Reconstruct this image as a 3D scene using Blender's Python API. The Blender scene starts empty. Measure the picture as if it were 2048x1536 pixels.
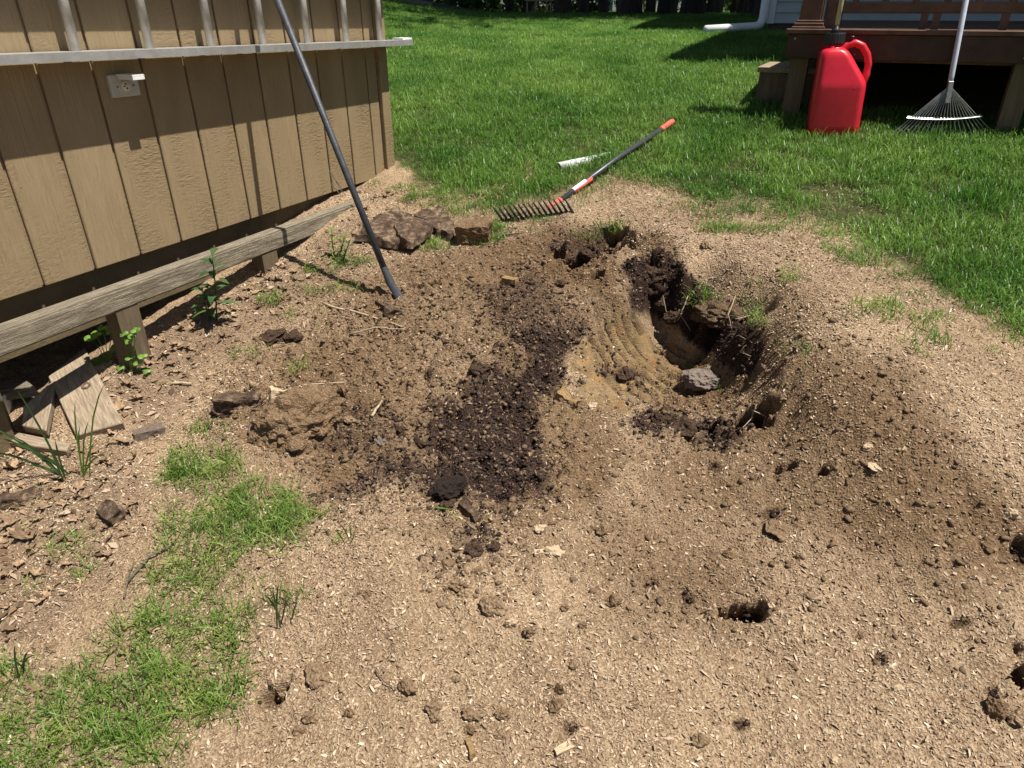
import bpy, bmesh, math, random
import numpy as np
from mathutils import Vector, Matrix, noise as mnoise, Euler

# ------------------------------------------------------------------ camera, sky, sun
SC = bpy.context.scene
COL = SC.collection
CZ = 1.6
F_PX, PITCH = 1390.0, math.radians(28.3)
cam_d = bpy.data.cameras.new("Camera")
cam = bpy.data.objects.new("Camera", cam_d)
COL.objects.link(cam)
cam.location = (0, 0, CZ)
cam.rotation_euler = (math.radians(90) - PITCH, 0, 0)
cam_d.sensor_width = 36.0
cam_d.lens = 36.0 * F_PX / 2048.0
cam_d.clip_start = 0.02
cam_d.clip_end = 600
SC.camera = cam

SUN = Vector((0.9276, -0.3785, 2.5)).normalized()      # towards the sun
world = bpy.data.worlds.new("World")
SC.world = world
world.use_nodes = True
wn = world.node_tree
sky = wn.nodes.new("ShaderNodeTexSky")
sky.sky_type = 'NISHITA'
sky.sun_disc = False
sky.sun_elevation = math.asin(SUN.z)
sky.sun_rotation = math.atan2(SUN.x, SUN.y)
sky.dust_density = 1.0
bg = wn.nodes["Background"]
bg.inputs[1].default_value = 0.05
wn.links.new(sky.outputs[0], bg.inputs[0])
sun_d = bpy.data.lights.new("Sun", 'SUN')
sun_d.energy = 5.0
sun_d.angle = math.radians(0.53)
sun_d.color = (1.0, 0.955, 0.88)
sun = bpy.data.objects.new("Sun", sun_d)
COL.objects.link(sun)
sun.rotation_euler = SUN.to_track_quat('Z', 'Y').to_euler()
SC.view_settings.view_transform = 'Standard'
SC.view_settings.look = 'None'
SC.view_settings.exposure = 0.7
SC.view_settings.gamma = 1.0
SC.view_settings.use_curve_mapping = False
SC.cycles.max_bounces = 6
SC.cycles.diffuse_bounces = 2
SC.cycles.transparent_max_bounces = 8

random.seed(7)
RNG = np.random.default_rng(7)
cP, sP = math.cos(PITCH), math.sin(PITCH)

# ------------------------------------------------------------------ photo pixel <-> place
def ray(x, y):
    u = (x - 1024) / F_PX
    v = (768 - y) / F_PX
    return Vector((u, cP + v * sP, -sP + v * cP))
EYE = Vector((0, 0, CZ))
def on_plane(x, y, nrm, d):
    r = ray(x, y)
    return EYE + r * ((d - nrm.dot(EYE)) / nrm.dot(r))
def WP(x, y, dz=0.0):                      # on the even slope of the yard, raised by dz
    return on_plane(x, y, Vector((-.1, -.217, 1)), -.11 + dz)
def proj_np(X, Y, Z):
    zz = Z - CZ
    dep = np.maximum(Y * cP - zz * sP, 0.05)
    return 1024 + F_PX * X / dep, 768 - F_PX * (Y * sP + zz * cP) / dep

# ------------------------------------------------------------------ noise helpers
def smooth(t, a, b):
    t = np.clip((t - a) / (b - a), 0, 1)
    return t * t * (3 - 2 * t)
_LAT = np.random.default_rng(3).random((256, 256))
def vnoise(X, Y, scale, off=0):
    x = X / scale + 17.3 * (off + 1)
    y = Y / scale + 41.7 * (off + 1)
    xi = np.floor(x).astype(int)
    yi = np.floor(y).astype(int)
    fx = x - xi
    fy = y - yi
    fx = fx * fx * (3 - 2 * fx)
    fy = fy * fy * (3 - 2 * fy)
    a = _LAT[xi % 256, yi % 256]
    b = _LAT[(xi + 1) % 256, yi % 256]
    c = _LAT[xi % 256, (yi + 1) % 256]
    d = _LAT[(xi + 1) % 256, (yi + 1) % 256]
    return (a * (1 - fx) + b * fx) * (1 - fy) + (c * (1 - fx) + d * fx) * fy - .5
def fbm(X, Y, scale, n=4, off=0):
    s = 0
    a = 1.0
    for i in range(n):
        s = s + a * vnoise(X * (1 + .13 * i) + .31 * i * Y, Y - .27 * i * X, scale / 2 ** i, off + i)
        a *= .5
    return s
def poly_sd(px, py, poly):                 # signed distance in photo pixels, positive inside
    P = np.array(poly, float)
    d2 = np.full(np.shape(px), 1e18)
    ins = np.zeros(np.shape(px), bool)
    for i in range(len(P)):
        a = P[i]
        b = P[(i + 1) % len(P)]
        e = b - a
        t = np.clip(((px - a[0]) * e[0] + (py - a[1]) * e[1]) / (e @ e + 1e-9), 0, 1)
        d2 = np.minimum(d2, (px - a[0] - t * e[0]) ** 2 + (py - a[1] - t * e[1]) ** 2)
        cnd = (a[1] > py) != (b[1] > py)
        with np.errstate(divide='ignore', invalid='ignore'):
            xc = (b[0] - a[0]) * (py - a[1]) / (b[1] - a[1] + 1e-12) + a[0]
        ins ^= cnd & (px < xc)
    return np.where(ins, 1, -1) * np.sqrt(d2)
def ell(px, py, cx, cy, rx, ry, rot=0):    # 1 in the middle, 0 at the edge
    c, s = math.cos(math.radians(rot)), math.sin(math.radians(rot))
    u = ((px - cx) * c + (py - cy) * s) / rx
    v = (-(px - cx) * s + (py - cy) * c) / ry
    return 1 - np.sqrt(u * u + v * v)

# ------------------------------------------------------------------ relief of the ground
def base_h(X, Y):
    yy = np.maximum(Y, -3)
    near = -.11 + .217 * yy
    far = 1.5967 - (.12 + .61 * np.exp(-.356 * (np.maximum(Y, 4.5) - 4.5)))
    z = np.where(Y < 4.5, near, far)
    xx = 5 * np.tanh(X / 5)
    g = np.exp(-.42 * np.maximum(0, Y - 4.5))
    rise = .62 * smooth(-X, 0, 6) * smooth(Y, 6, 16)
    return z + .1 * xx * g + rise

CTRL = [  # photo x, photo y, height against the even slope (m)
 (-300,1536,0),(0,1536,0),(250,1536,0),(500,1536,.01),(800,1536,.03),(1100,1536,.03),(1500,1536,.02),(2048,1536,.02),(2300,1500,0),
 (0,1300,0),(200,1350,0),(400,1400,.0),(500,1250,.01),(600,1200,.035),(800,1250,.035),(1000,1300,.025),(1300,1350,.02),(1700,1350,.02),(2048,1300,.03),
 (100,1100,0),(300,1050,.0),(480,1080,.0),(560,1130,.03),(700,1085,.07),(780,1030,.085),(830,1060,.06),(845,1010,.03),(720,995,-.02),(640,1010,-.01),
 (870,1000,-.03),(950,1050,-.02),(900,1120,0),(1050,1000,-.03),(1100,1100,.0),(1250,1080,.0),(1400,1100,.01),(1600,1150,.02),(1800,1150,.03),(2048,1120,.03),
 (0,900,.04),(150,930,.03),(300,880,.02),(420,900,.0),(500,920,0),(600,930,-.01),(750,900,-.04),(880,880,-.07),(980,850,-.10),(1080,900,-.09),(1180,920,-.08),(1300,940,-.05),(1400,1000,-.01),
 (1550,1000,.03),(1700,1000,.08),(1850,1050,.09),(2048,1000,.11),
 (100,760,.08),(220,740,.09),(300,690,.10),(330,760,.04),(420,700,.03),(500,800,.0),(620,760,0),(700,800,-.02),(800,780,-.04),(900,760,-.06),(1000,760,-.09),(1080,790,-.12),(1120,830,-.13),
 (450,600,.07),(550,560,.05),(620,500,.05),(620,430,.10),(700,400,.05),(560,650,.01),(660,640,0),(720,580,0),(780,600,-.01),(860,640,-.02),(860,560,.01),(950,680,-.05),(950,600,-.02),
 (1050,700,-.07),(1060,620,-.04),(1040,540,-.01),(1000,480,.01),(900,520,.01),(800,480,.01),(800,400,0),(900,430,0),(1010,445,.0),(1140,430,.05),(1080,460,.03),(790,360,0),(850,350,0),(1000,390,0),(1150,380,0),
 # scoop behind the pit
 (1085,500,.02),(1140,478,.04),(1190,482,.045),(1250,488,.045),(1262,520,.03),(1112,530,-.07),(1150,545,-.13),(1195,540,-.14),(1215,550,-.12),(1245,528,-.09),(1130,585,-.06),(1190,590,-.04),(1240,580,-.015),
 # pit
 (1255,592,.0),(1225,622,-.04),(1180,655,-.08),(1160,720,-.12),(1205,700,-.13),(1240,680,-.14),(1262,640,-.11),(1250,730,-.19),(1290,700,-.23),(1300,750,-.26),(1350,745,-.29),(1400,745,-.29),(1440,735,-.26),(1480,745,-.20),
 (1290,508,.07),(1330,492,.085),(1375,510,.07),(1400,545,.05),(1425,575,.04),(1465,600,.05),(1500,630,.055),(1520,660,.055),(1535,705,.05),(1525,745,.0),(1505,765,-.09),
 (1290,605,-.18),(1325,625,-.22),(1305,650,-.24),(1375,655,-.25),(1420,675,-.17),(1460,700,-.20),(1340,690,-.28),(1390,705,-.29),
 (1440,785,-.20),(1380,810,-.21),(1300,800,-.23),(1240,790,-.21),(1200,830,-.17),(1280,860,-.13),(1360,850,-.11),(1430,840,-.08),(1480,815,-.05),(1530,790,.02),(1460,880,-.03),(1560,860,.03),(1550,910,.02),
 # sawdust mound on the right
 (1480,520,.07),(1560,500,.09),(1560,580,.12),(1600,650,.15),(1580,720,.14),(1660,480,.06),(1680,560,.14),(1750,640,.19),(1700,700,.20),(1640,780,.17),(1800,720,.22),(1740,800,.20),(1850,820,.21),(1650,880,.12),(1800,900,.16),(1950,880,.17),(2048,860,.16),
 (1820,620,.11),(1900,680,.13),(2000,740,.13),(2150,800,.08),(1760,540,.07),
 (1300,430,.01),(1400,440,.02),(1500,445,.02),(1640,440,.01),(1720,480,.01),(1830,570,.01),(1900,600,.02),(2048,690,.03),(1300,380,0),(1500,390,0),(1700,420,0),(1900,520,0),(2100,600,0),(1350,340,0),(1600,330,0),(1850,420,0),(2100,480,0),
]
_C = np.array([tuple(WP(a, b, d)) + (d,) for a, b, d in CTRL])
_d = np.sqrt((_C[:, None, 0] - _C[None, :, 0]) ** 2 + (_C[:, None, 1] - _C[None, :, 1]) ** 2)
_wts = np.linalg.solve(np.sqrt(_d ** 2 + .02 ** 2) - .004 * np.eye(len(_C)), _C[:, 3])
def rel_h(X, Y):
    out = np.zeros(X.shape)
    for i in range(len(_C)):
        out += _wts[i] * np.sqrt((X - _C[i, 0]) ** 2 + (Y - _C[i, 1]) ** 2 + .0004)
    return out
HOLES = [  # photo x, y, half width, half length (m), depth
 (1150,520,.085,.05,.085),(1222,508,.075,.04,.085),(1195,545,.05,.03,.05),
 (1508,838,.075,.055,.115),(1392,868,.062,.036,.08),(1500,1218,.060,.030,.075),(547,1392,.05,.034,.06),(2050,1335,.03,.05,.06),(2050,1105,.04,.025,.04),
 (1372,1190,.022,.018,.035),(1572,935,.035,.02,.035),(1640,945,.04,.018,.032),(1427,932,.022,.026,.04),(1228,1205,.014,.012,.025),(1990,1395,.018,.03,.03),
 (1540,1020,.03,.016,.02),(1760,1320,.02,.014,.02),(1910,1130,.016,.01,.02),(1690,690,.018,.012,.02),(660,795,.04,.03,.05),(510,810,.05,.03,.05),
 (1770,1475,.016,.012,.02),(1480,1445,.02,.014,.02),(1140,1455,.025,.015,.02),(860,570,.10,.014,.035),(1300,1165,.03,.015,.02),(1925,1250,.03,.02,.02),
]
xs = np.concatenate([-np.geomspace(.02, 78, 46)[::-1] - 2.35, np.arange(-2.35, 2.751, .008), 2.75 + np.geomspace(.02, 78, 46)])
ys = np.concatenate([np.linspace(-8, .60, 12), np.arange(.70, 4.401, .008), 4.4 + np.geomspace(.012, 150, 84)])
GX, GY = np.meshgrid(xs, ys)
win = smooth(GX, -2.6, -2.2) * (1 - smooth(GX, 2.5, 2.9)) * smooth(GY, .3, .75) * (1 - smooth(GY, 4.2, 4.7))
B0 = base_h(GX, GY)
dense = (win > 0)
R0 = np.zeros(GX.shape)
R0[dense] = rel_h(GX[dense], GY[dense]) * win[dense]
GZ = B0 + R0
PX, PY = proj_np(GX, GY, GZ)
wob = fbm(GX, GY, .25, 4, 5)
wob2 = fbm(GX, GY, .06, 3, 9)
PXn, PYn = PX + wob * 45 + wob2 * 25, PY + wob * 30 + wob2 * 18
def zone(poly, soft=25):
    return smooth(poly_sd(PXn, PYn, poly), -soft, soft)
def blob(cx, cy, rx, ry, rot=0, soft=.5):
    return smooth(ell(PXn, PYn, cx, cy, rx, ry, rot), -soft * .4, soft)
near = dense & (PX > -600) & (PX < 2700) & (PY < 1900)
# soil colour masks; groove and pit wall shade is also put into them
dark = np.zeros(GX.shape); brown = np.zeros(GX.shape); clay = np.zeros(GX.shape); turf = np.zeros(GX.shape); litter = np.zeros(GX.shape); rough = np.zeros(GX.shape)
def mx(a, b):
    return np.maximum(a, b)
dark = mx(dark, .95 * zone([(880,820),(960,730),(1060,650),(1160,640),(1150,700),(1120,780),(1060,800),(1050,880),(1100,930),(1110,990),(1030,1040),(930,1000),(860,990),(780,960),(700,1000),(640,1040),(650,1000),(760,930),(870,900)], 42))
dark = mx(dark, blob(970, 890, 130, 110, 0, .5))
dark = mx(dark, zone([(1255,590),(1290,505),(1345,500),(1385,540),(1430,585),(1500,635),(1530,690),(1500,745),(1440,735),(1400,700),(1340,640),(1300,640),(1270,620)], 12) * .9)  # dark pit wall soil, widened to put the wall's shade into the colour
dark = mx(dark, blob(1050, 610, 110, 70) * .55)
dark = mx(dark, blob(1320, 850, 60, 40) * .9)
dark = mx(dark, blob(1250, 750, 40, 35) * .5)
dark = mx(dark, blob(1430, 865, 70, 35) * .7)
dark = mx(dark, blob(1160, 500, 80, 40) * .55)
dark = mx(dark, blob(730, 870, 120, 70) * .45)
dark = mx(dark, blob(880, 1130, 60, 40) * .3)
dark = mx(dark, blob(960, 1090, 60, 30) * .55)
dark = dark * (1 - .75 * blob(1110, 850, 50, 60)) * (1 - .6 * blob(1000, 690, 50, 35))
brown = mx(brown, zone([(640,560),(720,530),(900,480),(1030,450),(1150,440),(1290,480),(1290,600),(1180,660),(1100,820),(1050,1010),(900,1010),(780,960),(640,1010),(600,900),(480,900),(420,800),(560,700),(720,650)], 40) * .62)
brown = mx(brown, zone([(1040,450),(1130,450),(1270,520),(1240,620),(1060,570),(960,560),(950,500)], 30) * .85)
brown = mx(brown, zone([(1530,715),(1640,680),(1790,700),(1880,790),(1930,890),(2060,1010),(2150,1150),(2000,1170),(1800,1150),(1560,1090),(1320,1010),(1240,920),(1360,860),(1460,800)], 70) * .74)
brown = mx(brown, blob(1400, 780, 160, 60) * .8)
brown = mx(brown, blob(1780, 1120, 280, 90, 20) * .55)
brown = mx(brown, blob(1310, 500, 70, 40) * .8)
brown = mx(brown, blob(1350, 1180, 260, 60, 10) * .3)
brown = mx(brown, blob(840, 1050, 20, 50) * .4)
brown = mx(brown, blob(1130, 920, 190, 150) * .75)
brown = mx(brown, blob(1000, 1010, 260, 90) * .6)
brown = mx(brown, blob(1450, 1130, 600, 190, 8, .9) * .55)
brown = mx(brown, blob(1560, 620, 130, 120) * .3)
brown = mx(brown, blob(700, 760, 360, 230, 0, .8) * .5)
brown = brown * (1 - .9 * blob(770, 1050, 90, 60, -25))
brown = np.clip(brown + .30 * fbm(GX, GY, .35, 3, 15) * (brown > .02), 0, 1)
clay = mx(clay, zone([(1165,760),(1160,680),(1200,630),(1262,600),(1290,690),(1345,710),(1420,745),(1330,790),(1230,800)], 12))
clay = mx(clay, blob(1225, 810, 60, 30, 20) * .8)
clay = mx(clay, blob(1370, 735, 80, 40, 15) * .9)
dark = dark * (1 - .8 * blob(1375, 720, 70, 36, 15))
clay = mx(clay, blob(1120, 840, 50, 40) * .45)
litter = mx(litter, zone([(-200,1330),(-200,800),(0,880),(150,900),(250,900),(300,960),(280,1060),(200,1150),(90,1250)], 40))
litter = mx(litter, zone([(160,760),(300,660),(500,570),(640,480),(760,400),(780,440),(700,530),(560,650),(440,720),(280,870)], 35) * .85)
rough = mx(rough, zone([(560,700),(700,560),(900,560),(1060,620),(1170,640),(1150,820),(1160,960),(1060,1040),(880,1060),(640,1040),(600,920),(400,860),(420,780)], 50))
rough = mx(rough, blob(1330, 560, 70, 90)); rough = mx(rough, blob(1380, 840, 160, 60) * .8); rough = mx(rough, blob(1170, 520, 100, 50) * .6)
rough = mx(rough, blob(950, 1130, 130, 110) * .6); rough = mx(rough, blob(1470, 690, 60, 50) * .8)
LAWN = [(-3000,300),(785,340),(812,388),(850,408),(915,425),(960,440),(1000,452),(1050,446),(1090,425),(1130,394),(1210,380),(1300,388),(1345,415),(1400,436),(1500,442),(1600,462),(1700,500),(1760,545),(1850,598),(1950,648),(2048,696),(2600,960),(4000,1700)]
_lx = np.array([a for a, b in LAWN]); _ly = np.array([b for a, b in LAWN])
def lawn_sd(px, py):
    return np.interp(px, _lx, _ly) - py
turf = smooth(lawn_sd(PXn, PYn), 0, 70)
turf = np.where(GY > 4.5, 1.0, turf)
PATCH = [(300,985),(318,950),(370,905),(430,890),(470,868),(492,905),(505,950),(560,955),(600,985),(640,1030),(615,1080),(560,1100),(520,1115),(490,1140),(500,1200),(590,1190),(575,1240),(520,1270),(480,1290),(505,1380),(480,1440),(390,1470),(375,1540),(300,1600),(-150,1600),(-150,1340),(60,1330),(200,1315),(230,1250),(250,1190),(330,1120),(350,1060),(330,1020)]
turf = mx(turf, zone(PATCH, 25) * .3)
# mounds of small lumps, clods and chips
GZ = GZ + np.where(near, 1, 0) * (.010 * fbm(GX, GY, .16, 3, 21))
amp = .006 + .040 * rough + .010 * brown
lump = fbm(GX, GY, .055, 3, 33)
GZ = GZ + np.where(near, 1, 0) * amp * (np.abs(lump) * 1.6 - .35) * (1 - .8 * clay)
GZ = GZ + np.where(near, 1, 0) * (.0035 + .006 * rough) * fbm(GX, GY, .022, 2, 41) * 1.6
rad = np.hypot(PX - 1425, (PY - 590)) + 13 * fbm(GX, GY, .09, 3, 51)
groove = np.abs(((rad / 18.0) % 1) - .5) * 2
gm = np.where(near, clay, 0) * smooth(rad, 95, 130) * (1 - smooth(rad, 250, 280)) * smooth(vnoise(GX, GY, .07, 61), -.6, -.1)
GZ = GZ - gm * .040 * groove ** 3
dark = mx(dark, gm * .95 * groove ** 3.5)  # crevice shade painted into the soil masks, here and in brown below
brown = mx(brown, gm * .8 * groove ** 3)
GZ = GZ + np.where(near, 1, 0) * (.030 * fbm(GX, GY, .55, 3, 23) * (1 - turf)) + np.where(near, dark, 0) * .05 * fbm(GX, GY, .15, 3, 27)
GZ = GZ + np.where(near, (1 - rough) * (1 - clay) * (1 - turf), 0) * .010 * np.abs(fbm(GX + .6 * GY, GY * .45 - GX * .3, .12, 3, 29))
for k in range(420):                       # scattered knobs in the sawdust
    bx, by = RNG.uniform(-1.9, 2.4), RNG.uniform(.75, 3.6)
    br = RNG.uniform(.008, .022)
    i0, i1 = np.searchsorted(ys, [by - 3 * br, by + 3 * br]); j0, j1 = np.searchsorted(xs, [bx - 3 * br, bx + 3 * br])
    sl = (slice(i0, i1), slice(j0, j1))
    q = ((GX[sl] - bx) ** 2 + (GY[sl] - by) ** 2) / br ** 2
    GZ[sl] += br * RNG.uniform(.25, .6) * np.exp(-q * 1.2)
SHX = np.zeros(GX.shape); SHY = np.zeros(GX.shape)
for (hx, hy, rw, rl, dep) in HOLES:
    c = WP(hx, hy, 0)
    for _ in range(4):
        i = np.searchsorted(ys, c.y); j = np.searchsorted(xs, c.x)
        c = WP(hx, hy, float(R0[min(i, len(ys) - 1), min(j, len(xs) - 1)]))
    q = np.sqrt(((GX - c.x) / rw) ** 2 + ((GY - c.y) / rl) ** 2) + 1.1 * fbm(GX, GY, .045, 4, 71)
    h = 1 - smooth(q, .40, 1.05)
    if rw < .03: dep *= .6
    GZ -= dep * h
    GZ += .25 * dep * np.exp(-((q - 1.25) / .28) ** 2) * (rw > .03)
    SHY += .62 * dep * h
    SHX += .22 * dep * h
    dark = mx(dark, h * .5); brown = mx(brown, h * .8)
pitd = np.clip(-(R0 + .05), 0, .45)
pitm = smooth(ell(PX, PY, 1390, 640, 190, 150, 25), -.1, .35)
SHY += pitd * .30 * pitm; SHX += pitd * .06 * pitm
scm = smooth(ell(PX, PY, 1175, 515, 120, 60, 0), -.1, .3); scd = np.clip(-R0, 0, .2) * scm
SHY += scd * .7; SHX += scd * .3
H_FIELD = GZ
def ground_z(x, y):
    i = min(max(int(np.searchsorted(ys, y)) - 1, 0), len(ys) - 2)
    j = min(max(int(np.searchsorted(xs, x)) - 1, 0), len(xs) - 2)
    ty = (y - ys[i]) / (ys[i + 1] - ys[i]); tx = (x - xs[j]) / (xs[j + 1] - xs[j])
    a = H_FIELD
    return float((a[i, j] * (1 - tx) + a[i, j + 1] * tx) * (1 - ty) + (a[i + 1, j] * (1 - tx) + a[i + 1, j + 1] * tx) * ty)
def sample(field, X, Y):
    i = np.clip(np.searchsorted(ys, Y) - 1, 0, len(ys) - 2); j = np.clip(np.searchsorted(xs, X) - 1, 0, len(xs) - 2)
    ty = (Y - ys[i]) / (ys[i + 1] - ys[i]); tx = (X - xs[j]) / (xs[j + 1] - xs[j])
    return (field[i, j] * (1 - tx) + field[i, j + 1] * tx) * (1 - ty) + (field[i + 1, j] * (1 - tx) + field[i + 1, j + 1] * tx) * ty
def GP(px, py):                            # where the line of sight meets the ground
    r = ray(px, py)
    t = .5
    prev = t
    while t < 60:
        p = EYE + r * t
        if p.z < ground_z(p.x, p.y):
            lo, hi = prev, t
            for _ in range(14):
                m = (lo + hi) / 2
                p = EYE + r * m
                if p.z < ground_z(p.x, p.y): hi = m
                else: lo = m
            return EYE + r * hi
        prev = t
        t += .02 + .01 * t
    return EYE + r * 30

# ------------------------------------------------------------------ materials
def nodes_of(m):
    m.use_nodes = True
    nt = m.node_tree
    return nt, nt.nodes, nt.links, nt.nodes["Principled BSDF"]
def pmat(name, c1, c2=None, scale=8.0, rough=.7, bump=.0, bscale=40.0, stretch=(1, 1, 1), detail=5, spec=.3, metal=0, bdist=.01, c3=None, rand=0.0):
    m = bpy.data.materials.new(name)
    nt, N, L, b = nodes_of(m)
    b.inputs["Roughness"].default_value = rough
    b.inputs["Specular IOR Level"].default_value = spec
    b.inputs["Metallic"].default_value = metal
    c2 = c2 or c1
    tc = N.new("ShaderNodeTexCoord"); mp = N.new("ShaderNodeMapping")
    mp.inputs["Scale"].default_value = stretch
    L.new(tc.outputs["Object"], mp.inputs[0])
    no = N.new("ShaderNodeTexNoise")
    no.inputs["Scale"].default_value = scale; no.inputs["Detail"].default_value = detail; no.inputs["Roughness"].default_value = .65
    L.new(mp.outputs[0], no.inputs[0])
    cr = N.new("ShaderNodeValToRGB")
    cr.color_ramp.elements[0].position = .32; cr.color_ramp.elements[1].position = .68
    cr.color_ramp.elements[0].color = (*c1, 1); cr.color_ramp.elements[1].color = (*c2, 1)
    if c3:
        e = cr.color_ramp.elements.new(.5); e.color = (*c3, 1)
    L.new(no.outputs[0], cr.inputs[0])
    out = cr.outputs[0]
    if rand:
        oi = N.new("ShaderNodeObjectInfo"); hs = N.new("ShaderNodeHueSaturation"); mr = N.new("ShaderNodeMapRange")
        mr.inputs[3].default_value = 1 - rand; mr.inputs[4].default_value = 1 + rand
        L.new(oi.outputs["Random"], mr.inputs[0]); L.new(mr.outputs[0], hs.inputs["Value"]); L.new(out, hs.inputs["Color"])
        out = hs.outputs[0]
    L.new(out, b.inputs["Base Color"])
    if bump:
        n2 = N.new("ShaderNodeTexNoise"); n2.inputs["Scale"].default_value = bscale; n2.inputs["Detail"].default_value = 6; n2.inputs["Roughness"].default_value = .7
        L.new(mp.outputs[0], n2.inputs[0])
        bm = N.new("ShaderNodeBump"); bm.inputs["Strength"].default_value = bump; bm.inputs["Distance"].default_value = bdist
        L.new(n2.outputs[0], bm.inputs["Height"]); L.new(bm.outputs[0], b.inputs["Normal"])
    return m
def leafmat(name, c1, c2, trans=.35, scale=6.0, dry=None, rand=.25, big=.0, c3=None, rough=.45):
    m = bpy.data.materials.new(name)
    nt, N, L, b = nodes_of(m)
    oi = N.new("ShaderNodeObjectInfo"); geo = N.new("ShaderNodeNewGeometry")
    no = N.new("ShaderNodeTexNoise"); no.inputs["Scale"].default_value = scale; no.inputs["Detail"].default_value = 4
    L.new(geo.outputs["Position"], no.inputs[0])
    cr = N.new("ShaderNodeValToRGB"); cr.color_ramp.elements[0].position = .36; cr.color_ramp.elements[1].position = .64
    cr.color_ramp.elements[0].color = (*c1, 1); cr.color_ramp.elements[1].color = (*c2, 1)
    L.new(no.outputs[0], cr.inputs[0])
    hs = N.new("ShaderNodeHueSaturation"); mr = N.new("ShaderNodeMapRange")
    mr.inputs[3].default_value = 1 - rand; mr.inputs[4].default_value = 1 + rand
    at = N.new("ShaderNodeAttribute"); at.attribute_name = "tint"
    ad = N.new("ShaderNodeMath"); ad.operation = 'ADD'; L.new(oi.outputs["Random"], ad.inputs[0]); L.new(at.outputs["Fac"], ad.inputs[1])
    fr = N.new("ShaderNodeMath"); fr.operation = 'FRACT'; L.new(ad.outputs[0], fr.inputs[0])
    L.new(fr.outputs[0], mr.inputs[0]); L.new(mr.outputs[0], hs.inputs["Value"]); L.new(cr.outputs[0], hs.inputs["Color"])
    b.inputs["Roughness"].default_value = rough; b.inputs["Specular IOR Level"].default_value = .35
    L.new(hs.outputs[0], b.inputs["Base Color"])
    tr = N.new("ShaderNodeBsdfTranslucent"); L.new(hs.outputs[0], tr.inputs[0])
    mix = N.new("ShaderNodeMixShader"); mix.inputs[0].default_value = trans
    L.new(b.outputs[0], mix.inputs[1]); L.new(tr.outputs[0], mix.inputs[2])
    L.new(mix.outputs[0], N["Material Output"].inputs[0])
    return m

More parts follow.
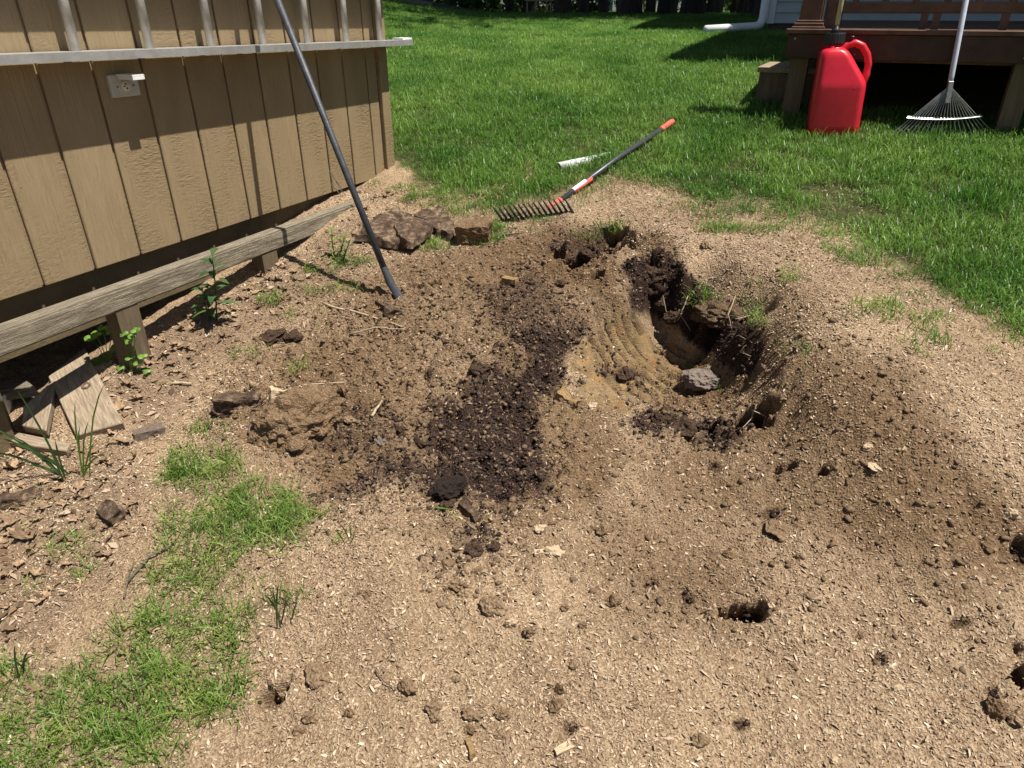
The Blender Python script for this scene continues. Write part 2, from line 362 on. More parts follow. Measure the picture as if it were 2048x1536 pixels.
def ground_material():
    m = bpy.data.materials.new("yard_ground")
    nt, N, L, b = nodes_of(m)
    b.inputs["Roughness"].default_value = .95; b.inputs["Specular IOR Level"].default_value = .1
    geo = N.new("ShaderNodeNewGeometry")
    a1 = N.new("ShaderNodeAttribute"); a1.attribute_name = "soil"
    a2 = N.new("ShaderNodeAttribute"); a2.attribute_name = "cover"
    s1 = N.new("ShaderNodeSeparateColor"); s2 = N.new("ShaderNodeSeparateColor")
    L.new(a1.outputs["Color"], s1.inputs[0]); L.new(a2.outputs["Color"], s2.inputs[0])
    def noise(scale, detail=4, rough=.6):
        n = N.new("ShaderNodeTexNoise"); n.inputs["Scale"].default_value = scale; n.inputs["Detail"].default_value = detail; n.inputs["Roughness"].default_value = rough
        L.new(geo.outputs["Position"], n.inputs[0]); return n
    def voro(scale):
        v = N.new("ShaderNodeTexVoronoi"); v.inputs["Scale"].default_value = scale
        L.new(geo.outputs["Position"], v.inputs[0]); return v
    def ramp(fac, stops):
        r = N.new("ShaderNodeValToRGB")
        r.color_ramp.elements[0].position = stops[0][0]; r.color_ramp.elements[0].color = (*stops[0][1], 1)
        r.color_ramp.elements[1].position = stops[-1][0]; r.color_ramp.elements[1].color = (*stops[-1][1], 1)
        for p, c in stops[1:-1]:
            e = r.color_ramp.elements.new(p); e.color = (*c, 1)
        L.new(fac, r.inputs[0]); return r.outputs[0]
    def mix(f, a, c, mode='MIX'):
        x = N.new("ShaderNodeMix"); x.data_type = 'RGBA'; x.blend_type = mode
        if hasattr(f, "links"): L.new(f, x.inputs[0])
        else: x.inputs[0].default_value = f
        L.new(a, x.inputs[6]); L.new(c, x.inputs[7]); return x.outputs[2]
    v1, v2 = voro(160), voro(330)
    sv1 = N.new("ShaderNodeSeparateColor"); L.new(v1.outputs["Color"], sv1.inputs[0])
    sv2 = N.new("ShaderNodeSeparateColor"); L.new(v2.outputs["Color"], sv2.inputs[0])
    saw1 = ramp(sv1.outputs[0], [(0, (.17, .11, .065)), (.3, (.32, .222, .14)), (.7, (.42, .31, .205)), (1, (.60, .48, .34))])
    saw2 = ramp(sv2.outputs[0], [(0, (.14, .09, .052)), (.35, (.31, .215, .135)), (.75, (.41, .30, .20)), (1, (.58, .46, .32))])
    saw = mix(.5, saw1, saw2)
    big = ramp(noise(3.5, 5).outputs[0], [(.3, (.64, .60, .55)), (.7, (.99, .965, .92))])
    saw = mix(1.0, saw, big, 'MULTIPLY')
    brn = mix(.5, ramp(sv1.outputs[1], [(0, (.085, .05, .026)), (.6, (.15, .092, .048)), (.9, (.20, .13, .07)), (1, (.42, .30, .18))]),
              ramp(noise(60, 4).outputs[0], [(.3, (.085, .05, .027)), (.7, (.20, .125, .065))]))
    drk = mix(.5, ramp(sv2.outputs[1], [(0, (.015, .009, .008)), (.8, (.045, .026, .02)), (.95, (.07, .045, .03)), (1, (.26, .17, .10))]),
              ramp(noise(45, 4).outputs[0], [(.3, (.016, .010, .009)), (.7, (.065, .037, .026))]))
    cly = mix(.22, ramp(noise(26, 5).outputs[0], [(.3, (.11, .07, .032)), (.5, (.19, .125, .055)), (.7, (.27, .19, .09))]), saw)
    rust = ramp(noise(14, 3).outputs[0], [(.60, (0, 0, 0)), (.72, (1, 1, 1))])
    lit = mix(.40, ramp(noise(38, 5, .75).outputs[0], [(.3, (.045, .03, .021)), (.5, (.17, .115, .075)), (.72, (.32, .235, .16))]), saw)
    trf = ramp(noise(30, 4).outputs[0], [(.3, (.035, .042, .015)), (.7, (.085, .085, .032))])
    def soft(att, sc=90, w=.55):                # break the edge of a soil patch into crumbs
        n = noise(sc, 3)
        ma = N.new("ShaderNodeMath"); ma.operation = 'MULTIPLY_ADD'; ma.inputs[1].default_value = w; ma.inputs[2].default_value = -w / 2
        L.new(n.outputs[0], ma.inputs[0])
        ad = N.new("ShaderNodeMath"); ad.operation = 'ADD'; L.new(att, ad.inputs[0]); L.new(ma.outputs[0], ad.inputs[1])
        cl = N.new("ShaderNodeMapRange"); cl.interpolation_type = 'SMOOTHSTEP'; cl.inputs[1].default_value = .06; cl.inputs[2].default_value = .94
        L.new(ad.outputs[0], cl.inputs[0]); return cl.outputs[0]
    orange = ramp(noise(9, 3).outputs[0], [(.3, (.30, .115, .03)), (.7, (.42, .20, .07))])
    rb = N.new("ShaderNodeMath"); rb.operation = 'MULTIPLY'; rb.inputs[1].default_value = .7
    rs = N.new("ShaderNodeSeparateColor"); L.new(rust, rs.inputs[0]); L.new(rs.outputs[0], rb.inputs[0])
    cly = mix(rb.outputs[0], cly, orange)
    c = mix(soft(s2.outputs[1]), saw, lit)
    c = mix(soft(s1.outputs[0]), c, brn)
    c = mix(soft(s1.outputs[2], 40), c, cly)
    c = mix(soft(s1.outputs[1]), c, drk)
    c = mix(soft(s2.outputs[0]), c, trf)
    L.new(c, b.inputs["Base Color"])
    h = N.new("ShaderNodeMath"); h.operation = 'ADD'
    L.new(v1.outputs["Distance"], h.inputs[0]); L.new(noise(230, 5, .7).outputs[0], h.inputs[1])
    bp = N.new("ShaderNodeBump"); bp.inputs["Strength"].default_value = .9; bp.inputs["Distance"].default_value = .006
    L.new(h.outputs[0], bp.inputs["Height"]); L.new(bp.outputs[0], b.inputs["Normal"])
    return m

M = {}
M['ground'] = ground_material()
M['grass'] = leafmat('lawn_grass', (.080, .195, .027), (.195, .325, .062), .46, 1.6, rand=.55, rough=.38)
M['grass_patch'] = leafmat('patch_grass', (.11, .215, .030), (.235, .32, .07), .42, 9, rand=.40)
M['straw'] = leafmat('dry_grass', (.33, .27, .11), (.46, .38, .19), .3, 9, rand=.3)
M['weed'] = leafmat('weed_leaf', (.045, .10, .030), (.09, .17, .06), .35, 20, rand=.2)
M['weed_light'] = leafmat('weed_leaf_light', (.12, .25, .03), (.19, .33, .06), .4, 20, rand=.2)
M['leaf_tree'] = leafmat('tree_leaf', (.03, .07, .012), (.085, .15, .03), .4, .7, rand=.45)
M['dry_leaf'] = pmat('dry_leaf', (.13, .078, .042), (.36, .26, .165), 3.0, .8, .5, 9, c3=(.24, .155, .09), rand=.35, detail=8)
M['bark'] = pmat('bark', (.03, .022, .016), (.085, .065, .048), 10, .95, 1.0, 14, (1, 1, .18), bdist=.05)
M['siding_paint'] = None
def siding_material():
    m = bpy.data.materials.new('brown_siding_paint')
    nt, N, L, b = nodes_of(m)
    b.inputs["Roughness"].default_value = .62; b.inputs["Specular IOR Level"].default_value = .35
    tc = N.new("ShaderNodeTexCoord"); oi = N.new("ShaderNodeObjectInfo")
    vm = N.new("ShaderNodeVectorMath"); vm.operation = 'MULTIPLY_ADD'
    cmb = N.new("ShaderNodeCombineXYZ"); L.new(oi.outputs["Random"], cmb.inputs[0]); L.new(oi.outputs["Random"], cmb.inputs[1])
    vm.inputs[1].default_value = (1, 1, 1)
    sc = N.new("ShaderNodeVectorMath"); sc.operation = 'SCALE'; sc.inputs["Scale"].default_value = 37
    L.new(cmb.outputs[0], sc.inputs[0]); L.new(tc.outputs["Object"], vm.inputs[0]); L.new(sc.outputs[0], vm.inputs[2])
    def nz(sx, sz, scale, det, dist=0):
        mp = N.new("ShaderNodeMapping"); mp.inputs["Scale"].default_value = (sx, sx, sz); L.new(vm.outputs[0], mp.inputs[0])
        n = N.new("ShaderNodeTexNoise"); n.inputs["Scale"].default_value = scale; n.inputs["Detail"].default_value = det; n.inputs["Roughness"].default_value = .6; n.inputs["Distortion"].default_value = dist
        L.new(mp.outputs[0], n.inputs[0]); return n
    grain = nz(1, .05, 90, 3, .6)
    saw = nz(.35, 1, 110, 5)
    large = nz(1, .4, 5, 3)
    msk = N.new("ShaderNodeMapRange"); msk.inputs[1].default_value = .30; msk.inputs[2].default_value = .56; L.new(large.outputs[0], msk.inputs[0])
    mixh = N.new("ShaderNodeMix"); mixh.data_type = 'FLOAT'
    L.new(msk.outputs[0], mixh.inputs[0]); L.new(saw.outputs[0], mixh.inputs[2]); L.new(grain.outputs[0], mixh.inputs[3])
    cr = N.new("ShaderNodeValToRGB"); cr.color_ramp.elements[0].color = (.225, .162, .088, 1); cr.color_ramp.elements[1].color = (.305, .225, .128, 1)
    cr.color_ramp.elements[0].position = .3; cr.color_ramp.elements[1].position = .7
    L.new(large.outputs[0], cr.inputs[0]); L.new(cr.outputs[0], b.inputs["Base Color"])
    bp = N.new("ShaderNodeBump"); bp.inputs["Strength"].default_value = .8; bp.inputs["Distance"].default_value = .009
    L.new(mixh.outputs[0], bp.inputs["Height"]); L.new(bp.outputs[0], b.inputs["Normal"])
    return m
M['siding'] = siding_material()
M['skid'] = pmat('skid_wood', (.10, .075, .04), (.15, .11, .06), 9, .8, .5, 40)
M['weathered'] = pmat('weathered_timber', (.10, .08, .055), (.40, .345, .26), 9, .85, 1.0, 22, (1, 16, 16), c3=(.24, .20, .14), bdist=.01, detail=8)
M['board'] = pmat('weathered_board', (.17, .125, .085), (.40, .32, .225), 12, .85, .9, 30, (1, 12, 12), c3=(.28, .215, .145), bdist=.004)
M['alu'] = pmat('dull_aluminium', (.36, .35, .33), (.50, .49, .47), 14, .5, .15, 60, metal=.55, spec=.5)
M['rung'] = pmat('rung_aluminium', (.38, .355, .31), (.52, .50, .46), 25, .5, .15, 60, metal=.35, spec=.5)
M['white_plastic'] = pmat('white_plastic', (.72, .72, .70), (.80, .80, .78), 10, .4)
M['pvc'] = pmat('white_pvc', (.60, .60, .57), (.76, .76, .73), 25, .5)
M['outlet'] = pmat('grey_outlet_cover', (.42, .41, .36), (.50, .49, .44), 40, .5)
M['ivory'] = pmat('ivory_socket', (.62, .57, .44), (.66, .61, .48), 20, .4)
M['slot'] = pmat('socket_slot', (.02, .018, .015), None, 20, .6)
M['steel'] = pmat('dark_steel_bar', (.030, .033, .040), (.060, .065, .075), 30, .5, .2, 120, spec=.5, metal=.1)
M['black'] = pmat('black_plastic', (.012, .012, .013), (.022, .022, .023), 30, .4, spec=.5)
M['black_metal'] = pmat('black_rake_metal', (.012, .012, .012), (.03, .028, .026), 40, .5, spec=.5)
M['fibre'] = pmat('dark_fibreglass_handle', (.035, .037, .042), (.06, .063, .07), 50, .38, spec=.5)
M['red_rubber'] = pmat('faded_red_grip', (.55, .085, .06), (.66, .13, .10), 30, .6)
M['sticker'] = pmat('sticker_white', (.70, .70, .70), (.78, .78, .78), 30, .5)
M['jug_red'] = pmat('red_jug_plastic', (.56, .012, .028), (.62, .020, .036), 18, .33, .06, 240, spec=.45, bdist=.002)
M['deck'] = pmat('brown_deck_stain', (.042, .021, .014), (.075, .037, .023), 10, .62, .25, 60, (1, 1, 1))
M['deck_trim'] = pmat('deck_trim_wood', (.085, .043, .027), (.15, .08, .052), 12, .62, .25, 60)
M['post_wood'] = pmat('deck_post_wood', (.10, .074, .044), (.165, .122, .075), 14, .8, .4, 50, (4, 4, .4))
M['vinyl'] = pmat('pale_vinyl_siding', (.42, .45, .44), (.48, .51, .50), 6, .5)
M['foundation'] = pmat('foundation', (.09, .07, .055), (.14, .11, .085), 30, .9, .4, 60)
M['galv'] = pmat('galvanised_tine', (.20, .20, .19), (.34, .34, .32), 60, .42, metal=.6, spec=.5)
M['pole'] = pmat('pale_grey_pole', (.40, .43, .50), (.52, .55, .62), 25, .4, spec=.5)
M['rust'] = pmat('rusty_fitting', (.16, .075, .04), (.30, .22, .15), 60, .7, .3, 90)
M['rotten'] = pmat('rotten_wood', (.04, .025, .018), (.40, .30, .20), 26, .95, 1.0, 60, c3=(.14, .088, .055), bdist=.03, detail=9)
M['chunk'] = pmat('sawdust_covered_wood', (.17, .105, .055), (.36, .25, .145), 20, .95, 1.0, 70, c3=(.28, .185, .10), bdist=.012)
M['clod_tan'] = pmat('sawdust_clod', (.21, .14, .08), (.44, .315, .19), 90, .95, 1.0, 160, c3=(.33, .23, .135), bdist=.008, rand=.2)
M['clod_dark'] = pmat('dark_clod', (.02, .013, .011), (.075, .045, .032), 60, .95, 1.0, 120, bdist=.01, rand=.25)
M['clod_brown'] = pmat('brown_clod', (.13, .083, .048), (.31, .205, .12), 60, .95, 1.0, 120, bdist=.01, rand=.25)
M['rock'] = pmat('grey_rock', (.15, .115, .09), (.36, .31, .265), 25, .85, .8, 60, c3=(.25, .195, .155))
M['pale_wood'] = pmat('split_pale_wood', (.34, .24, .14), (.58, .46, .31), 40, .85, .6, 60, (1, 6, 6), bdist=.004)
M['gold_wood'] = pmat('golden_split_wood', (.15, .085, .035), (.36, .24, .11), 30, .85, .8, 60, (1, 6, 6), bdist=.006)
M['twig'] = pmat('twig', (.30, .22, .14), (.48, .39, .27), 60, .85, .4, 90)
M['twig_dark'] = pmat('dark_twig', (.09, .065, .05), (.17, .13, .10), 60, .9, .4, 90)
M['root'] = pmat('fine_root', (.25, .18, .12), (.40, .32, .23), 60, .9)
M['mulch'] = pmat('mulch', (.035, .022, .016), (.09, .06, .045), 30, .95, 1.0, 60)
M['roof'] = pmat('roof_shingle', (.05, .048, .046), (.09, .085, .08), 20, .9, .5, 60)

# ------------------------------------------------------------------ object helpers
def tag(o, label=None, cat=None, group=None, kind=None):
    if label: o['label'] = label
    if cat: o['category'] = cat
    if group: o['group'] = group
    if kind: o['kind'] = kind
    return o
def empty(name, loc, label, cat, group=None, rz=0):
    o = bpy.data.objects.new(name, None)
    COL.objects.link(o)
    o.location = loc
    o.rotation_euler = (0, 0, rz)
    o.empty_display_size = .05
    return tag(o, label, cat, group)
def link(name, me, mat=None, parent=None, loc=None, keep=True):
    o = bpy.data.objects.new(name, me)
    COL.objects.link(o)
    if mat is not None and not me.materials:
        me.materials.append(mat)
    if loc is not None: o.location = loc
    if parent is not None:
        o.parent = parent
        if keep:
            o.matrix_parent_inverse = world_mat(parent).inverted()
    return o
def world_mat(o):
    m = Matrix.LocRotScale(o.location, o.rotation_euler, o.scale)
    if o.parent:
        return world_mat(o.parent) @ o.matrix_parent_inverse @ m
    return m
class MB:
    def __init__(s): s.v = []; s.f = []
    def add(s, vs, fs):
        k = len(s.v); s.v += [tuple(v) for v in vs]; s.f += [tuple(i + k for i in f) for f in fs]; return s
    def box(s, c, sx, sy, sz, X=Vector((1, 0, 0)), Y=Vector((0, 1, 0)), Z=Vector((0, 0, 1)), ch=0.0):
        c = Vector(c)
        if ch <= 0:
            vs = [c + X * a * sx / 2 + Y * b * sy / 2 + Z * d * sz / 2 for a in (-1, 1) for b in (-1, 1) for d in (-1, 1)]
            return s.add(vs, [(0, 1, 3, 2), (4, 6, 7, 5), (0, 4, 5, 1), (2, 3, 7, 6), (0, 2, 6, 4), (1, 5, 7, 3)])
        bm = bmesh.new(); bmesh.ops.create_cube(bm, size=1)
        for v in bm.verts: v.co = Vector((v.co.x * sx, v.co.y * sy, v.co.z * sz))
        bmesh.ops.bevel(bm, geom=bm.edges[:], offset=ch, segments=1, affect='EDGES')
        bm.verts.ensure_lookup_table()
        vs = [c + X * v.co.x + Y * v.co.y + Z * v.co.z for v in bm.verts]
        fs = [[v.index for v in f.verts] for f in bm.faces]; bm.free()
        return s.add(vs, fs)
    def tube(s, pts, rads, n=10, cap=True, flat=1.0):
        pts = [Vector(p) for p in pts]
        if not hasattr(rads, '__len__'): rads = [rads] * len(pts)
        k = len(s.v); up = None
        for i, p in enumerate(pts):
            d = (pts[min(i + 1, len(pts) - 1)] - pts[max(i - 1, 0)]).normalized()
            if up is None:
                up = d.orthogonal().normalized()
            else:
                up = (up - d * up.dot(d)).normalized()
            q = d.cross(up)
            for j in range(n):
                a = 2 * math.pi * j / n
                s.v.append(tuple(p + (up * math.cos(a) + q * math.sin(a) * flat) * rads[i]))
        for i in range(len(pts) - 1):
            for j in range(n):
                a = k + i * n + j; b = k + i * n + (j + 1) % n
                s.f.append((a, b, b + n, a + n))
        if cap:
            s.f.append(tuple(k + j for j in range(n))[::-1]); s.f.append(tuple(k + (len(pts) - 1) * n + j for j in range(n)))
        return s
    def mesh(s, name, mat=None, smooth_=False):
        me = bpy.data.meshes.new(name)
        me.from_pydata(s.v, [], s.f)
        if smooth_:
            me.polygons.foreach_set("use_smooth", [True] * len(me.polygons))
        if mat: me.materials.append(mat)
        me.update()
        return me
    def obj(s, name, mat, parent=None, smooth_=False):
        me = s.mesh(name, mat, smooth_)
        if parent is None:
            return link(name, me)
        return link(name, me, None, parent)
def mesh_np(name, V, Fq, mat, smooth_=False, attrs=None):
    """V (n,3), Fq (m,k) numpy -> mesh"""
    me = bpy.data.meshes.new(name)
    k = Fq.shape[1]
    me.vertices.add(len(V)); me.loops.add(Fq.size); me.polygons.add(len(Fq))
    me.vertices.foreach_set("co", np.ascontiguousarray(V, dtype=np.float32).ravel())
    me.loops.foreach_set("vertex_index", np.ascontiguousarray(Fq, dtype=np.int32).ravel())
    me.polygons.foreach_set("loop_start", np.arange(0, Fq.size, k, dtype=np.int32))
    if smooth_: me.polygons.foreach_set("use_smooth", np.ones(len(Fq), bool))
    for an, (typ, dat) in (attrs or {}).items():
        a = me.attributes.new(an, typ, 'POINT')
        a.data.foreach_set({'FLOAT_COLOR': "color", 'FLOAT': "value", 'FLOAT_VECTOR': "vector"}[typ], np.ascontiguousarray(dat, dtype=np.float32).ravel())
    me.materials.append(mat)
    me.update(calc_edges=True)
    return me
def copy_tree(o, parent=None):
    c = o.copy(); COL.objects.link(c)
    c.parent = parent
    for ch in [x for x in bpy.data.objects if x.parent == o]:
        copy_tree(ch, c)
    return c

# ------------------------------------------------------------------ ground sheet
nyy, nxx = GX.shape
idx = np.arange(nyy * nxx).reshape(nyy, nxx)
Q = np.stack([idx[:-1, :-1], idx[:-1, 1:], idx[1:, 1:], idx[1:, :-1]], -1).reshape(-1, 4)
V = np.stack([GX + SHX, GY + SHY, GZ], -1).reshape(-1, 3)
one = np.ones(GX.size)
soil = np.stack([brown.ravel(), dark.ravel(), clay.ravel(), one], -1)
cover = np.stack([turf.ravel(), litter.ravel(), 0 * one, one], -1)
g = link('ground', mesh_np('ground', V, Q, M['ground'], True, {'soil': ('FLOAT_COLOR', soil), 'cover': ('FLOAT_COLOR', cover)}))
tag(g, kind='structure')

# ------------------------------------------------------------------ the shed
WA = Vector((-1.67977, 2.36633, 0)); WDIR = Vector((.432623, .901575, 0)); WN = Vector((.901575, -.432623, 0)); UP = Vector((0, 0, 1))
def SW(t, o, z):
    return WA + WDIR * t + WN * o + UP * z
def wbox(mb, t0, t1, o0, o1, z0, z1, ch=0):
    return mb.box(SW((t0 + t1) / 2, (o0 + o1) / 2, (z0 + z1) / 2), t1 - t0, o1 - o0, z1 - z0, WDIR, WN, UP, ch)
def wall_pt(px, py, o):
    return on_plane(px, py, WN, WN.dot(WA) + o)
SB, ST = .724, 2.62
shed = empty('shed', SW(.3, -1.1, ground_z(*SW(.3, -1.1, 0)[:2])), 'brown painted shed with vertical grooved board siding on a slope', 'shed')
for k in range(-8, 11):
    t0, t1 = k * .203, (k + 1) * .203
    if k == 10: t1 = 2.125
    b = link('siding_board', MB().box((0, 0, 0), t1 - t0 - .011, .016, ST - SB, ch=.003).mesh('siding_board', M['siding']), None, None)
    b.matrix_world = Matrix.Translation(SW((t0 + t1) / 2, -.008, (SB + ST) / 2)) @ Matrix((WDIR.to_tuple() + (0,), WN.to_tuple() + (0,), (0, 0, 1, 0), (0, 0, 0, 1))).transposed()
    mw = b.matrix_world.copy(); b.parent = shed; b.matrix_parent_inverse = world_mat(shed).inverted()
for k in (-4, -2, 0, 2, 4, 6, 8, 10):
    for z in (.765, 1.07, 1.375, 1.68):
        MB().tube([SW(k * .203 + .03, -.004, z), SW(k * .203 + .03, .0012, z)], [.0032, .0026], 7).obj('nail_head', M['siding'], shed)
wbox(MB(), -1.63, 2.125, -.032, -.0125, SB + .004, ST).obj('wall_sheathing', M['siding'], shed)
wbox(MB(), 2.128, 2.205, -.05, .020, SB - .03, ST, .003).obj('corner_trim', M['siding'], shed)
wbox(MB(), -1.63, -1.58, -2.4, -.034, SB, ST).obj('end_wall', M['siding'], shed)
wbox(MB(), 2.13, 2.18, -2.4, -.052, SB, ST).obj('end_wall', M['siding'], shed)
wbox(MB(), -1.57, 2.12, -2.4, -2.35, SB, ST).obj('back_wall', M['siding'], shed)
wbox(MB(), -1.58, 2.12, -.10, -.045, .50, SB + .003).obj('floor_skid', M['skid'], shed)
wbox(MB(), -1.58, 2.12, -1.3, -1.2, .50, SB + .003).obj('floor_skid', M['skid'], shed)
wbox(MB(), -1.57, 2.12, -2.34, -.11, SB + .006, SB + .05).obj('shed_floor', M['skid'], shed)
rf = MB()
e0, rz = SW(0, .14, 0), ST
prof = [(.14, ST - .04), (-1.2, ST + .62), (-2.54, ST - .04), (-2.54, ST - .10), (-1.2, ST + .56), (.14, ST - .10)]
rf.add([SW(t, o, z) for t in (-1.75, 2.33) for o, z in prof], [(0, 1, 7, 6), (1, 2, 8, 7), (2, 3, 9, 8), (3, 4, 10, 9), (4, 5, 11, 10), (5, 0, 6, 11), (0, 5, 4, 1), (1, 4, 3, 2), (6, 7, 10, 11), (7, 8, 9, 10)])
rf.obj('roof', M['roof'], shed)
for t in (-1.63, -.3, 1.2, 2.1):                # piers under the skid
    p = SW(t, -.075, 0); gz = ground_z(p.x, p.y)
    wbox(MB(), t - .06, t + .06, -.13, -.05, gz - .1, .50).obj('support_post', M['skid'], shed)
    p = SW(t, -1.25, 0); gz = ground_z(p.x, p.y)
    if gz < .5: wbox(MB(), t - .06, t + .06, -1.31, -1.2, gz - .1, .50).obj('support_post', M['skid'], shed)
# power outlet on the wall
pl = wbox(MB(), .446, .566, -.002, .018, 1.312, 1.389, .004).obj('power_outlet', M['outlet'], shed)
tag(pl, 'grey weatherproof outlet plate with its lid flipped up')
sk = MB(); c0 = SW(.505, .019, 1.349); ring = []
for rr, oo in ((.0185, -.003), (.0185, .004), (.0165, .006)):
    ring.append([c0 + WDIR * math.cos(a) * rr + UP * math.sin(a) * rr + WN * oo for a in [2 * math.pi * i / 20 for i in range(20)]])
vs = [p for r in ring for p in r]; fs = [(i + 20 * k, (i + 1) % 20 + 20 * k, (i + 1) % 20 + 20 * k + 20, i + 20 * k + 20) for k in range(2) for i in range(20)] + [tuple(range(40, 60))]
so = sk.add(vs, fs).obj('socket', M['ivory'], pl, True)
for dt, dz, a, b_ in ((-.002, .0075, .003, .0055), (.0015, -.0075, .003, .0055), (-.009, .0, .0035, .0035)):
    wbox(MB(), .505 + dt - a, .505 + dt + a, .022, .0262, 1.349 + dz - b_ / 2, 1.349 + dz + b_ / 2).obj('socket_slot', M['slot'], pl)
for t in (.472, .541):
    MB().tube([SW(t, .015, 1.349), SW(t, .021, 1.349)], .004, 10).obj('screw', M['rust'], pl)
lid = MB(); wbox(lid, .480, .530, .014, .102, 1.386, 1.391); wbox(lid, .480, .4835, .022, .102, 1.374, 1.3855); wbox(lid, .5265, .530, .022, .102, 1.374, 1.3855); wbox(lid, .484, .526, .0985, .102, 1.374, 1.3855)
lid.obj('cover_lid', M['white_plastic'], pl)

# ladder hung on its side
lad = empty('ladder', SW(.4, .06, 1.47), 'aluminium ladder hung sideways along the brown shed wall', 'ladder')
def lz(t): return 1.4665 - .0128 * t
def rail(zoff, sgn, name):
    mb = MB(); t0, t1 = -1.5, 2.335
    za, zb = lz(t0) + zoff, lz(t1) + zoff
    d = (SW(t1, 0, zb) - SW(t0, 0, za)).normalized(); L_ = (SW(t1, 0, zb) - SW(t0, 0, za)).length; Z = WN.cross(d) * -1
    if Z.z < 0: Z = -Z
    mid = (SW(t0, 0, za) + SW(t1, 0, zb)) / 2
    mb.box(mid + WN * .0655 + Z * .011 * sgn, L_, .101, .004, d, WN, Z)
    mb.box(mid + WN * .1145 - Z * .001 * sgn, L_ - .004, .004, .0275, d, WN, Z)
    mb.box(mid + WN * .0165 - Z * .001 * sgn, L_ - .004, .004, .0275, d, WN, Z)
    return mb.obj(name, M['alu'], lad)
rail(0, 1, 'rail'); rail(.375, -1, 'rail')
for k in range(-6, 7):
    t = .322 + .2965 * k
    MB().tube([SW(t, .056, lz(t) + .010), SW(t, .056, lz(t) + .368)], .0165, 14).obj('rung', M['rung'], lad, True)
eb = MB(); wbox(eb, 2.255, 2.345, .03, .1, lz(2.3) + .0145, lz(2.3) + .023); wbox(eb, 2.345, 2.350, .02, .1, lz(2.3) - .016, lz(2.3) + .023)
eb.obj('end_bracket', M['white_plastic'], lad)
for t in (-.75, 1.62):
    h = MB(); wbox(h, t - .015, t + .015, -.003, .012, 1.80, 1.95); wbox(h, t - .015, t + .015, .0125, .110, lz(t) + .368, lz(t) + .3745)
    h.obj('ladder_hook', M['black_metal'], shed)

# beam along the shed, posts
bt = empty('timber_beam', SW(.35, .105, .4), 'weathered grey timber beam on short posts along the shed base', 'beam')
bmh = bmesh.new(); bmesh.ops.create_cube(bmh, size=1)
for v in bmh.verts: v.co = Vector((v.co.x * 2.95, v.co.y * .076, v.co.z * .082))
bmesh.ops.bevel(bmh, geom=bmh.edges[:], offset=.007, segments=2, affect='EDGES')
me = bpy.data.meshes.new('beam'); bmh.to_mesh(me); bmh.free(); me.materials.append(M['weathered'])
ob = link('beam', me); ob.matrix_world = Matrix.Translation(SW(.29, .112, .640)) @ Matrix((WDIR.to_tuple() + (0,), WN.to_tuple() + (0,), (0, 0, 1, 0), (0, 0, 0, 1))).transposed()
ob.parent = bt; ob.matrix_parent_inverse = world_mat(bt).inverted()
for t in (-.55, .185, .95):
    p = SW(t, .1, 0)
    wbox(MB(), t - .048, t + .048, .076, .146, ground_z(p.x, p.y) - .12, .601).obj('post', M['post_wood'], bt)
# dark board leaning behind the first post under the beam
lb = wbox(MB(), -.40, -.28, -.02, .02, .12, .64).obj('dark_board', M['skid'], None)
tag(lb, 'dark upright board in the shade under the timber beam', 'board')

# digging bar leaning on the ladder
b0 = GP(790, 592); c1 = wall_pt(592, 93, .345)
dv = (c1 - b0).normalized()
bar = empty('digging_bar', b0, 'dark steel digging bar leaning on the ladder with its chisel tip in the soil', 'digging bar')
top = b0 + dv * 1.63
tip0 = b0 - dv * .05
MB().tube([b0 + dv * .12, b0 + dv * .6, top], [.0145, .0145, .0145], 14).obj('shaft', M['steel'], bar, True)
ch = MB(); side = dv.cross(Vector((.3, -.9, .2))).normalized(); nrm = side.cross(dv).normalized()
prof = [(-.05, .017, .002), (.0, .0185, .005), (.06, .0185, .011), (.12, .0146, .0146), (.135, .0146, .0146)]
vv = []; n = 14
bend = Vector((1, 0, 0))
for s, a, b_ in prof:
    p = b0 + dv * s
    p = p + Vector((.018, -.004, 0)) * max(0, (.08 - s) / .08) ** 1.3
    vv += [p + side * a * math.cos(2 * math.pi * j / n) + nrm * b_ * math.sin(2 * math.pi * j / n) for j in range(n)]
ff = [(i * n + j, i * n + (j + 1) % n, (i + 1) * n + (j + 1) % n, (i + 1) * n + j) for i in range(len(prof) - 1) for j in range(n)] + [tuple(range(n))[::-1]]
ch.add(vv, ff).obj('chisel_tip', M['steel'], bar, True)

# ------------------------------------------------------------------ bow rake on the lawn edge
rc = GP(1075, 432); tip = GP(1345, 254); tip.z += .035
eL = on_plane(1006, 442, Vector((-.1, -.217, 1)), -.11 - .01); eR = on_plane(1146, 425, Vector((-.1, -.217, 1)), -.11 + .055)
rc = (eL + eR) / 2
rake = empty('garden_rake', rc, 'black bow rake with red grip lying tines up at the lawn edge', 'rake')
hd = (eR - eL); HW = hd.length; hx = hd.normalized(); hh = (tip - rc).normalized(); hz = hx.cross(hh).normalized()
if hz.z < 0: hz = -hz
MB().tube([eL, eR], .009, 8).obj('head_bar', M['black_metal'], rake)
tdir = (hz * .95 - hh * .05 + Vector((-.32, .10, 0))).normalized()
for i in range(15):
    p = eL.lerp(eR, i / 14)
    q = p + tdir * .05
    MB().tube([p - tdir * .004, p.lerp(q, .5), q, p + tdir * .086 - Vector((.002, .008, 0))], [.0078, .0075, .0065, .0035], 6, flat=.75).obj('tine', M['black_metal'], rake)
fe = rc + hh * .15
for e in (eL.lerp(rc, .06), eR.lerp(rc, .06)):
    pts = [e + (fe - e) * k + hh * .05 * math.sin(math.pi * k) * .6 for k in (0, .25, .5, .75, 1)]
    MB().tube(pts, .005, 8).obj('bow_arm', M['black_metal'], rake, True)
